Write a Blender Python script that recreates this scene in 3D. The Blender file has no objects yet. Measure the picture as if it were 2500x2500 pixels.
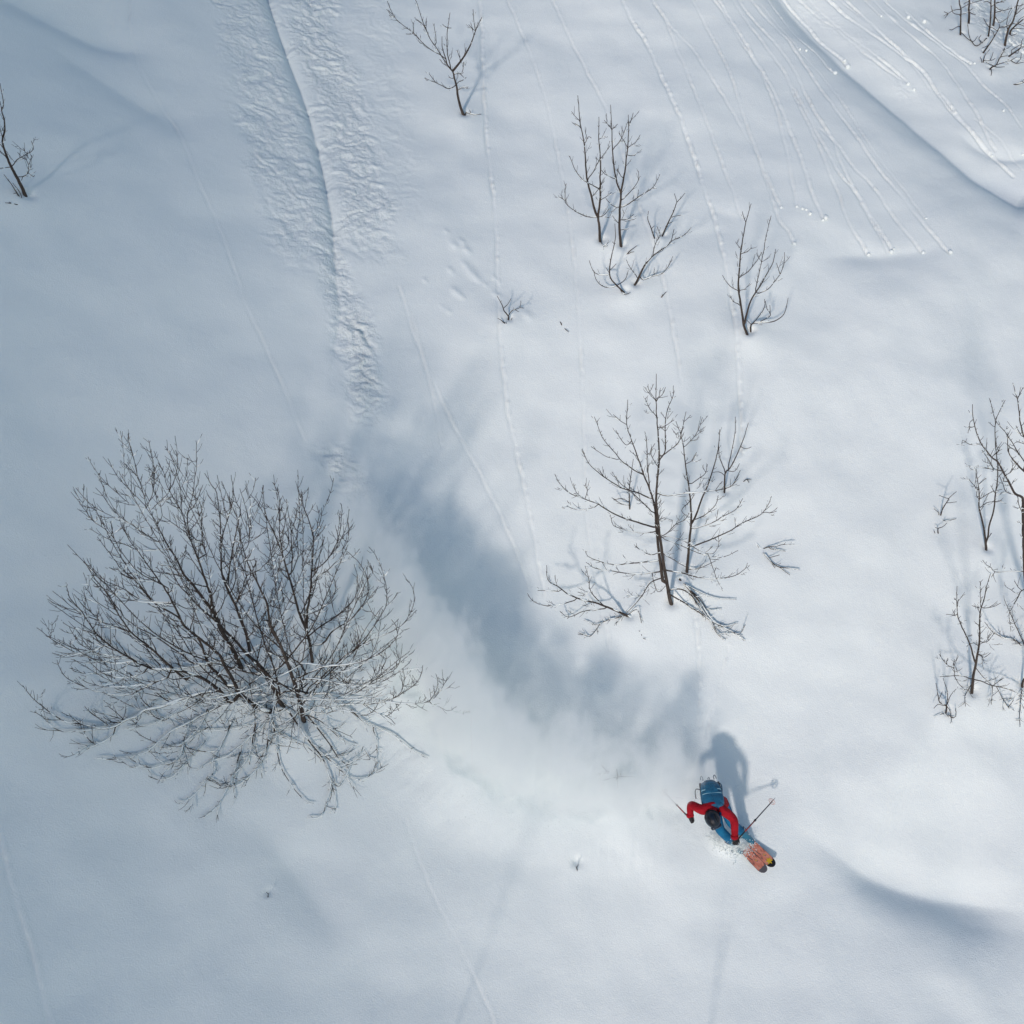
import bpy, bmesh, math, random
import numpy as np
from mathutils import Vector, Matrix
SC = bpy.context.scene
COL = SC.collection
R = math.radians

# ------------------------------------------------------------------ camera
SLOPE = R(33)                     # steepness of the hillside
PITCH = R(42)                     # the drone looks this far below the horizon
DIST = 17.0                       # metres from the drone to the snow along its axis
FPX, PXW = 2400.0, 2500.0         # focal length and frame in photo pixels
FWD = np.array([0, math.cos(PITCH), -math.sin(PITCH)])
CUP = np.array([0, math.sin(PITCH), math.cos(PITCH)])
CAM = -DIST * FWD
cd = bpy.data.cameras.new('camera'); cam = bpy.data.objects.new('camera', cd); COL.objects.link(cam)
cam.location = CAM; cam.rotation_euler = (math.pi / 2 - PITCH, 0, 0)
cd.sensor_width = 36; cd.lens = 36 * FPX / PXW; cd.clip_start = 0.1; cd.clip_end = 5000
SC.camera = cam

# ------------------------------------------------------------------ sun and sky
U = np.array([1.0, 0, 0]); V = np.array([0, math.cos(SLOPE), math.sin(SLOPE)]); W = np.array([0, -math.sin(SLOPE), math.cos(SLOPE)])
SUN_S = np.array([-0.42, -0.75, 1.0])          # towards the sun, in slope axes (right, uphill, out of the slope)
SUN_W = SUN_S[0] * U + SUN_S[1] * V + SUN_S[2] * W; SUN_W /= np.linalg.norm(SUN_W)
wd = bpy.data.worlds.new('World'); SC.world = wd; wd.use_nodes = True
nt = wd.node_tree; bg = nt.nodes['Background']
sky = nt.nodes.new('ShaderNodeTexSky'); sky.sky_type = 'NISHITA'; sky.sun_disc = False
sky.sun_elevation = math.asin(SUN_W[2]); sky.sun_rotation = math.atan2(SUN_W[0], SUN_W[1])
sky.altitude = 1500; sky.air_density = 1.0; sky.dust_density = 1.0; sky.ozone_density = 0.0
nt.links.new(sky.outputs[0], bg.inputs[0]); bg.inputs[1].default_value = 0.148
ld = bpy.data.lights.new('sun', 'SUN'); sun = bpy.data.objects.new('sun', ld); COL.objects.link(sun)
ld.energy = 2.05; ld.angle = R(4.0); ld.color = (1.0, 0.86, 0.80)
sun.rotation_euler = Vector(SUN_W).to_track_quat('Z', 'Y').to_euler(); sun.location = (0, -20, 40)
SC.view_settings.view_transform = 'Standard'; SC.view_settings.look = 'None'
SC.view_settings.gamma = 1.0; SC.view_settings.use_curve_mapping = False
SC.view_settings.exposure = 0.08
SC.cycles.volume_bounces = 10; SC.cycles.max_bounces = 12; SC.cycles.diffuse_bounces = 2; SC.cycles.glossy_bounces = 2; SC.cycles.volume_step_rate = 1.5
SC.cycles.use_denoising = True

rng = np.random.default_rng(11)
random.seed(5)

# ------------------------------------------------------------------ small helpers
def tag(o, label=None, cat=None, group=None, kind=None):
    if label: o['label'] = label
    if cat: o['category'] = cat
    if group: o['group'] = group
    if kind: o['kind'] = kind
    return o
def empty(name, loc):
    o = bpy.data.objects.new(name, None); COL.objects.link(o); o.location = loc; o.empty_display_size = 0.2
    return o
def mesh_obj(name, verts, faces, mat, parent=None, smooth=True):
    me = bpy.data.meshes.new(name)
    me.from_pydata([tuple(map(float, v)) for v in verts], [], faces)
    if smooth: me.polygons.foreach_set('use_smooth', np.ones(len(me.polygons), bool))
    for m in (mat if isinstance(mat, (list, tuple)) else [mat]): me.materials.append(m)
    o = bpy.data.objects.new(name, me); COL.objects.link(o)
    if parent is not None:
        o.parent = parent
        o.matrix_parent_inverse = Matrix.Translation(-Vector(parent.location))
    return o
def nodes_of(m):
    m.use_nodes = True
    return m.node_tree, m.node_tree.nodes['Principled BSDF']
def plain(name, col, rough=0.6, metal=0.0, spec=0.5, noise=None):
    m = bpy.data.materials.new(name); t, b = nodes_of(m)
    b.inputs['Base Color'].default_value = (*col, 1); b.inputs['Roughness'].default_value = rough
    b.inputs['Metallic'].default_value = metal; b.inputs['Specular IOR Level'].default_value = spec
    if noise:                                           # (scale, second colour, low, high)
        n = t.nodes.new('ShaderNodeTexNoise'); n.inputs['Scale'].default_value = noise[0]; n.inputs['Detail'].default_value = 4
        tc = t.nodes.new('ShaderNodeTexCoord'); t.links.new(tc.outputs['Object'], n.inputs['Vector'])
        r = t.nodes.new('ShaderNodeValToRGB'); r.color_ramp.elements[0].position = noise[2]; r.color_ramp.elements[1].position = noise[3]
        r.color_ramp.elements[0].color = (*col, 1); r.color_ramp.elements[1].color = (*noise[1], 1)
        t.links.new(n.outputs['Fac'], r.inputs[0]); t.links.new(r.outputs[0], b.inputs['Base Color'])
    return m

# photo pixel -> ray (world), slope coordinates <-> world
def ray(px, py):
    d = FWD + (px - PXW / 2) / FPX * U + (PXW / 2 - py) / FPX * CUP
    return d
def to_s(p): return np.array([p @ U, p @ V, p @ W])
def to_w(s): return s[0] * U + s[1] * V + s[2] * W
# ------------------------------------------------------------------ the snow slope
DU = 0.028
GU = np.arange(-12.2, 13.2 + 1e-6, DU); GV = np.arange(-11.2, 16.4 + 1e-6, DU)
UU, VV = np.meshgrid(GU, GV)                     # rows follow v
def perm_noise(x, y, seed):
    xi = np.floor(x).astype(np.int64); yi = np.floor(y).astype(np.int64); xf = x - xi; yf = y - yi
    rs = np.random.default_rng(seed); tab = rs.random((256, 256)) * 2 * math.pi
    gx, gy = np.cos(tab), np.sin(tab)
    def g(a, b, dx, dy):
        i, j = a & 255, b & 255
        return gx[i, j] * dx + gy[i, j] * dy
    u = xf * xf * xf * (xf * (xf * 6 - 15) + 10); v = yf * yf * yf * (yf * (yf * 6 - 15) + 10)
    n00 = g(xi, yi, xf, yf); n10 = g(xi + 1, yi, xf - 1, yf); n01 = g(xi, yi + 1, xf, yf - 1); n11 = g(xi + 1, yi + 1, xf - 1, yf - 1)
    return ((n00 * (1 - u) + n10 * u) * (1 - v) + (n01 * (1 - u) + n11 * u) * v) * 1.4
def fbm(x, y, seed, octaves=4, gain=0.5):
    s, a, f = 0, 1.0, 1.0
    for o in range(octaves):
        s = s + a * perm_noise(x * f + 13.7 * o, y * f + 5.1 * o, seed + o); a *= gain; f *= 2.03
    return s
def smooth(x, a, b):
    t = np.clip((x - a) / (b - a if b != a else 1e-6), 0, 1); return t * t * (3 - 2 * t)

def broad(u, v):
    """the large form of the hillside, height over its mean plane"""
    q = np.clip(0.4 - u, 0, None)
    h = 0.036 * q ** 2                                     # the left flank turns away from the sun
    r = np.clip(u - 3.0, 0, None)
    h = h - 0.012 * r ** 2 * 0.6
    t = np.clip(v - 1.5, 0, None); h = h - np.where(t < 5, 0.024 * t ** 2, 0.6 + 0.24 * (t - 5))  # eases off towards the top
    h = h - 0.004 * np.clip(u - 1.5, 0, None) ** 2 / 81 * np.clip(v + 1.0, 0, None) ** 2
    b = np.clip(-3.6 - v, 0, None); h = h + 0.024 * b ** 2
    h = h - 0.07 * np.clip(-u - 1.0, 0, None) * 0.12 * v
    return h
HG = broad(UU, VV)
HG += 0.085 * fbm(UU * 0.42, VV * 0.42, 3, 3, 0.45)

def sample(g, u, v):
    x = np.clip((u - GU[0]) / DU, 0, len(GU) - 1.001); y = np.clip((v - GV[0]) / DU, 0, len(GV) - 1.001)
    i, j = int(x), int(y); a, b = x - i, y - j
    return (g[j, i] * (1 - a) + g[j, i + 1] * a) * (1 - b) + (g[j + 1, i] * (1 - a) + g[j + 1, i + 1] * a) * b
CAM_S = to_s(CAM)
def ground_t(px, py):
    """ray parameter at which the pixel's ray meets the snow"""
    d = to_s(ray(px, py)); t = -CAM_S[2] / d[2]
    for _ in range(12):
        p = CAM_S + t * d
        t = t + 0.8 * (sample(HG, p[0], p[1]) - p[2]) / d[2]
    return t
def P2S(px, py):
    return (CAM_S + ground_t(px, py) * to_s(ray(px, py)))[:2]

def densify(pts, step):
    pts = np.asarray(pts, float)
    if len(pts) > 2:                                       # Catmull-Rom through the traced points
        P = np.vstack([2 * pts[0] - pts[1], pts, 2 * pts[-1] - pts[-2]]); out = []
        for i in range(1, len(P) - 2):
            n = max(2, int(np.linalg.norm(P[i + 1] - P[i]) / step) + 1)
            t = np.linspace(0, 1, n, endpoint=False)[:, None]
            out.append(0.5 * (2 * P[i] + (P[i + 1] - P[i - 1]) * t + (2 * P[i - 1] - 5 * P[i] + 4 * P[i + 1] - P[i + 2]) * t ** 2
                              + (-P[i - 1] + 3 * P[i] - 3 * P[i + 1] + P[i + 2]) * t ** 3))
        out.append(P[-2][None]); return np.vstack(out)
    n = max(2, int(np.linalg.norm(pts[1] - pts[0]) / step) + 1)
    return pts[0] + (pts[1] - pts[0]) * np.linspace(0, 1, n)[:, None]
def line_field(pts_px, reach, step):
    """signed distance to a line traced on the snow, and arc length along it (fractions in 0..1 too)"""
    pts = densify([P2S(*p) for p in pts_px], step)
    D = np.full(UU.shape, 1e3, np.float32); T = np.zeros(UU.shape, np.float32); s = 0.0
    for a, b in zip(pts[:-1], pts[1:]):
        L = np.linalg.norm(b - a)
        if L < 1e-6: continue
        lo = np.minimum(a, b) - reach; hi = np.maximum(a, b) + reach
        i0, i1 = np.searchsorted(GU, [lo[0], hi[0]]); j0, j1 = np.searchsorted(GV, [lo[1], hi[1]])
        if i0 == i1 or j0 == j1: s += L; continue
        du = UU[j0:j1, i0:i1] - a[0]; dv = VV[j0:j1, i0:i1] - a[1]; e = (b - a) / L
        t = np.clip(du * e[0] + dv * e[1], 0, L)
        d = np.hypot(du - t * e[0], dv - t * e[1]); sg = np.sign(e[0] * dv - e[1] * du + 1e-9)
        cur = D[j0:j1, i0:i1]; m = d < np.abs(cur)
        cur[m] = (d * sg)[m]; T[j0:j1, i0:i1][m] = (s + t)[m]; s += L
    return D, T, s
def bump_at(px, py, rad, h, el=1.0, ang=0.0):
    c = P2S(px, py); k = 3 * rad * max(el, 1)
    i0, i1 = np.searchsorted(GU, [c[0] - k, c[0] + k]); j0, j1 = np.searchsorted(GV, [c[1] - k, c[1] + k])
    du = UU[j0:j1, i0:i1] - c[0]; dv = VV[j0:j1, i0:i1] - c[1]
    x = (du * math.cos(ang) + dv * math.sin(ang)) / (rad * el); y = (-du * math.sin(ang) + dv * math.cos(ang)) / rad
    HG[j0:j1, i0:i1] += h * np.exp(-(x * x + y * y))

# gullies and folds: traced line, depth, width on its left, width on its right, fade at the two ends
def gully(pts, g, wl, wr, f0=0.25, f1=0.25):
    global HG
    D, T, L = line_field(pts, 3.2 * max(wl, wr), 0.25)
    e = smooth(T / L, 0, f0) * smooth(1 - T / L, 0, f1) if f0 > 0 else smooth(1 - T / L, 0, f1)
    w = np.where(D > 0, wl, wr); m = np.abs(D) < 100
    e = e * smooth(1 - np.abs(D) / (3.1 * max(wl, wr)), 0, 0.6)
    HG = HG - np.where(m, g * e * np.exp(-np.sqrt((D / w) ** 2 + 0.11) * 1.25 + 0.41), 0)
# left = the side on the left hand while walking along the points
gully([(1780, -140), (1960, 20), (2080, 130), (2190, 225), (2300, 315), (2400, 400), (2560, 500)], 0.52, 1.6, 0.54, 0.35, 0.05)
gully([(1900, 1990), (2020, 2065), (2130, 2140), (2250, 2188), (2380, 2213), (2600, 2226)], 0.44, 1.2, 0.42, 0.5, 0.35)
gully([(2250, 2225), (2340, 2252), (2420, 2262), (2540, 2280)], 0.10, 0.5, 0.36, 0.4, 0.1)
gully([(-60, -60), (60, 10), (160, 60), (250, 98), (340, 118), (440, 140)], 0.24, 0.8, 0.36, 0.15, 0.5)
gully([(40, 60), (130, 110), (220, 170), (320, 235), (420, 300), (520, 380)], 0.14, 0.7, 0.36, 0.3, 0.5)
gully([(600, 1960), (660, 2050), (720, 2140), (790, 2230), (860, 2330)], 0.15, 0.7, 0.40, 0.5, 0.5)
gully([(1960, 640), (2060, 625), (2150, 622), (2260, 612), (2360, 600)], 0.10, 0.3, 0.4, 0.4, 0.4)
gully([(1600, 560), (1690, 570), (1760, 560), (1860, 545)], 0.06, 0.4, 0.4, 0.4, 0.4)
gully([(2330, 320), (2400, 365), (2460, 385), (2540, 380)], 0.10, 0.35, 0.2, 0.4, 0.1)
gully([(1900, 2020), (2100, 2060), (2300, 2120), (2520, 2150)], -0.05, 0.5, 0.6, 0.3, 0.1)
gully([(1700, 480), (1760, 520), (1850, 540)], 0.05, 0.3, 0.35, 0.4, 0.4)
gully([(2100, 800), (2260, 860), (2420, 900), (2520, 910)], 0.06, 0.6, 0.6, 0.4, 0.2)

# the old ski line with rough blown snow on both sides
crease = [(640, -40), (665, 40), (700, 140), (735, 230), (765, 330), (785, 420), (805, 520), (812, 600), (818, 680), (828, 760), (815, 850)]
D, T, L = line_field(crease, 1.2, 0.2)
fade = smooth(1 - T / L, 0, 0.35)
HG = HG - np.where(np.abs(D) < 100, 0.19 * (0.3 + 0.7 * fade) * np.exp(-np.abs(D) / np.where(D > 0, 0.17, 0.10)), 0)
rough = np.zeros(UU.shape)
def rough_band(pts, half, amp, soft=0.6, f0=0.05, f1=0.2):
    D, T, L = line_field(pts, half * 1.6, 0.2)
    n = 0.35 * half * perm_noise(UU * 1.7, VV * 1.7, 77)
    m = (1 - smooth(np.abs(D) + n, half * (1 - soft), half * 1.15)) * smooth(1 - T / L, 0, f1) * (smooth(T / L, 0, f0) if f0 else 1)
    m[np.abs(D) > 100] = 0
    return m * amp
rough = np.maximum(rough, rough_band([(590, -40), (620, 120), (670, 300), (715, 460), (760, 640), (790, 720)], 0.72, 0.85, 0.5, 0))
rough = np.maximum(rough, rough_band([(740, -40), (790, 150), (850, 320), (880, 460), (900, 600), (900, 700)], 0.75, 1.0, 0.7, 0))
rough = np.maximum(rough, rough_band([(900, -40), (930, 200), (960, 420), (950, 600)], 0.8, 0.30, 0.9, 0))
rough = np.maximum(rough, rough_band([(770, 520), (800, 620), (835, 720), (860, 800)], 0.42, 1.0, 0.8, 0.15, 0.1))
rough = np.maximum(rough, rough_band([(850, 740), (870, 830), (890, 930), (900, 1010), (930, 1080)], 0.44, 1.35, 0.95, 0.1, 0.4))
rough = np.maximum(rough, rough_band([(810, 1060), (830, 1140), (870, 1210), (900, 1260)], 0.40, 1.2, 1.0, 0.3, 0.4))
rough = np.maximum(rough, rough_band([(2380, -20), (2440, 60), (2540, 150)], 1.0, 1.3, 0.6, 0.0, 0.0) )
rough = np.maximum(rough, rough_band([(1930, 0), (2050, 70), (2150, 150), (2230, 240), (2300, 300)], 0.35, 0.22, 0.9, 0.05, 0.3))
wx = fbm(UU * 1.9, VV * 1.9, 21, 2) * 0.35; wy = fbm(UU * 1.9, VV * 1.9, 31, 2) * 0.35
ca, sa = math.cos(R(-28)), math.sin(R(-28)); ru, rv = UU * ca + VV * sa, -UU * sa + VV * ca
rid = fbm((ru + wx) * 2.3, (rv + wy) * 4.6, 41, 4, 0.5)
rid = 0.62 * rid + 0.30 * (np.abs(fbm((ru + wy) * 2.4, (rv + wx) * 4.0, 51, 4, 0.6)) - 0.25) + 0.20 * fbm(ru * 9, rv * 14, 57, 3, 0.6)
HG = HG + rough * 0.060 * rid

HG_BASE = HG.copy()
# the ploughed trench behind the skier and the lip of thrown snow
path = [(835, 900), (860, 1080), (905, 1300), (960, 1500), (1040, 1700), (1160, 1850), (1320, 1925), (1500, 1955), (1640, 1985), (1740, 2040), (1800, 2070)]
D, T, L = line_field(path, 2.2, 0.2)
e = smooth(T / L, 0.0, 0.3) * smooth(1 - T / L, 0.0, 0.10)
lum = fbm(UU * 2.2, VV * 2.2, 61, 3)
HG = HG - np.where(np.abs(D) < 100, e * 0.05 * np.exp(-((D - 0.1) / 0.5) ** 2), 0)
sc = 0.30 * perm_noise(T / 0.95, np.full_like(T, 3.3), 65) + 0.14 * perm_noise(T / 0.36, D / 0.9, 66) + 0.05 * perm_noise(T / 0.12, D / 0.3, 67)
Dl = D + 0.25 + sc                                     # a soft bank facing the sun with a scalloped crest, behind it the snow drops away
crest = smooth(Dl, -1.1, 0.0) * (0.45 + 0.55 * (1 - smooth(Dl, -0.08, 0.50))) * np.exp(-np.clip(Dl, 0, None) / 0.9) * smooth(1.9 - Dl, 0, 0.8)
amp = np.clip(0.75 + 0.8 * perm_noise(T / 1.3, np.full_like(T, 8.1), 69), 0.25, 1.3)
HG = HG + np.where(np.abs(D) < 100, smooth(T / L, 0.25, 0.55) * smooth(1 - T / L, 0.0, 0.16) * 0.15 * crest * amp, 0)
HG = HG + np.where(np.abs(D) < 100, e * 0.0035 * fbm(UU * 6, VV * 6, 71, 3) * np.exp(-(D / 0.5) ** 2), 0)

TREE_FEET = []          # (px, py, size): mounds and wells, filled by the tree list below
# ------------------------------------------------------------------ lines traced from the photograph (view x,y x,y ...)
VIEWS = dict(P=(0, 0, 1.0), A=(40, 1050, 3.5127), B=(540, 1150, 3.5127), C=(40, 1480, 3.5127), D=(540, 1480, 3.331), M=(1280, 880, 2.76),
             Q=(1330, 220, 3.0667), T=(900, 0, 4.83), G=(2300, 0, 8.78), L=(0, 180, 5.367), E=(2280, 880, 4.39), F=(2280, 1320, 4.2),
             S=(1000, 500, 3.864), X=(1420, 1850, 9.66), K=(1500, 0, 1.932))
def trace(txt):
    out, v = [], None
    for w in txt.split():
        if w in VIEWS: v = VIEWS[w]; continue
        x, y = w.split(','); out.append((v[0] + float(x) / v[2], v[1] + float(y) / v[2]))
    return out

# tracks of snowballs that rolled down the slope: (width m, height m, beading 0..1, trace)
TRACKS = [
 (.055, .030, .9, "K 30,-20 90,110 150,200 210,330 260,440 310,550 350,670 385,770 420,880 460,1000 490,1100 510,1180 530,1280 545,1350 P 1800,830 1808,980 1812,1100"),
 (.040, .020, .6, "K 170,-20 240,90 290,220 340,330 390,460 440,580 490,720 540,850 580,960 605,1040"),
 (.045, .022, .6, "K 190,20 270,130 360,220 420,310 500,430 560,530 610,620 660,700 720,830 770,950 787,975"),
 (.040, .020, .6, "K 355,-20 430,120 500,250 560,380 600,520 650,660 700,800 740,920 780,1040 820,1090 848,1148"),
 (.050, .024, .6, "K 460,-20 540,100 600,200 660,290 720,400 760,500 790,620 820,740 840,850 860,970"),
 (.055, .028, .7, "K 480,-20 580,140 640,240 700,340 760,450 810,570 860,690 900,800 940,930 985,1025"),
 (.045, .022, .6, "K 545,-20 640,120 730,240 800,340 860,470 920,590 970,700 1010,800 1060,920 1100,1040 1150,1120 1195,1200"),
 (.050, .026, .6, "K 570,-20 680,120 780,230 850,330 900,440 960,550 1030,660 1070,770 1120,870 1180,970 1250,1080 1310,1180"),
 (.050, .024, .6, "K 630,-20 720,90 820,190 900,310 960,400 1040,510 1110,600 1180,700 1240,790 1310,870 1390,970 1480,1080 1580,1190"),
 (.035, .016, .5, "K 690,20 800,150 890,260 980,360 1050,450 1130,570 1210,690 1290,800 1370,900 1470,1030"),
 (.050, .026, .8, "K 710,-20 790,90 880,190 960,260 1010,320 1040,345"),
 (.065, .032, .8, "K 780,-20 870,90 920,140 980,210 1050,260 1100,310"),
 (.045, .022, .7, "K 850,420 940,600 1000,700 1050,800 1130,900 1200,1020 1290,1190"),
 (.045, .022, .7, "K 980,610 1060,690 1130,790 1210,870 1300,1000 1380,1100 1455,1190"),
 (.045, .022, .6, "K 850,-20 960,80 1040,130 1140,220 1220,280 1300,340 1400,400"),
 (.045, .022, .6, "K 900,-20 1010,90 1110,170 1220,250 1310,320 1380,385"),
 (.060, .030, .7, "K 990,-20 1100,80 1200,150 1330,240 1440,320 1530,430 1600,520 1690,630 1780,740 1880,830"),
 (.055, .028, .7, "K 1070,-20 1200,100 1330,220 1430,320 1500,400 1570,500 1670,610 1760,710"),
 (.050, .024, .6, "K 1200,-20 1320,100 1440,200 1540,290 1620,400 1700,520 1760,640 1800,710"),
 (.050, .026, .7, "K 1250,-20 1400,110 1530,210 1640,290 1740,400 1830,480 1920,600"),
 (.055, .028, .8, "K 1380,60 1480,150 1580,230 1680,300"),
 (.040, .020, .6, "K 1160,-20 1255,75"),
 (.040, .018, .6, "K 1040,-20 1150,70 1290,190 1400,300 1490,420"),
 (.040, .018, .6, "K 1700,560 1800,640 1860,720 1925,800"),
 (.045, .012, .25, "P 316,-20 322,90 345,170 400,270 440,330 480,430 520,520 560,620 600,740 650,850 690,940 745,1075"),
 (.050, .024, 1.0, "P 1168,-20 1176,60 1184,285 1208,520 1216,710 1222,840 1242,1010 1275,1165 1313,1360 1330,1450"),
 (.040, .016, .6, "P 1230,-20 1294,130 1346,298 1385,505 1410,725 1423,970 1436,1290 1490,1590"),
 (.045, .020, .6, "P 1340,-20 1423,155 1488,285 1553,480 1617,673 1650,840 1664,930"),
 (.050, .014, .25, "P 975,700 1035,880 1113,1048 1190,1190 1255,1333 1294,1436"),
 (.045, .012, .25, "P 1005,770 1040,900 1068,1020 1080,1090"),
 (.060, .020, .3, "P -20,1980 0,2050 39,2200 78,2330 125,2530"),
 (.050, .014, .3, "P 990,2000 1048,2160 1113,2290 1165,2394 1220,2530"),
 (.040, .016, 1.0, "P 1700,1510 1708,1640 1703,1775"),
 (.035, .014, 1.0, "P 1780,1575 1758,1660 1712,1775"),
 (.035, .014, 1.0, "P 1745,1700 1728,1800"),
]
# snowballs at the ends of the tracks: traced place and diameter in photo pixels
BALLS = "K 1040,348 1100,318 1085,290 787,980 860,975 887,985 905,990 922,1010 995,1030 848,1150 1197,1203 1305,1190 1317,1176 1455,1193 1582,1192 875,235 905,240 1258,78 1675,300 1698,300 1385,398 1412,425 1780,735 1835,523 1925,730 1460,105 1385,85 1470,1030 983,1040"
BALL_D = [13, 15, 11, 9, 8, 9, 8, 11, 16, 10, 11, 13, 8, 11, 14, 8, 8, 8, 6, 7, 11, 10, 7, 8, 7, 12, 13, 6, 9]
# lumps of snow fallen off branches
LUMPS = [(1110, 600, .10, .05), (1090, 565, .06, .03), (1140, 612, .09, .05), (1128, 590, .07, .04), (1100, 660, .07, .04), (1150, 665, .12, .06), (1135, 645, .08, .04),
         (1165, 680, .08, .04), (1110, 710, .09, .05), (1125, 722, .07, .04), (1038, 685, .05, .035), (1095, 760, .06, .03), (1080, 750, .05, .02), (1185, 695, .05, .03),
         (1288, 770, .10, .05), (1212, 720, .08, .05), (1210, 680, .06, .04), (2180, 45, .12, .06), (2230, 60, .10, .05), (2260, 50, .09, .05)]

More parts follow.
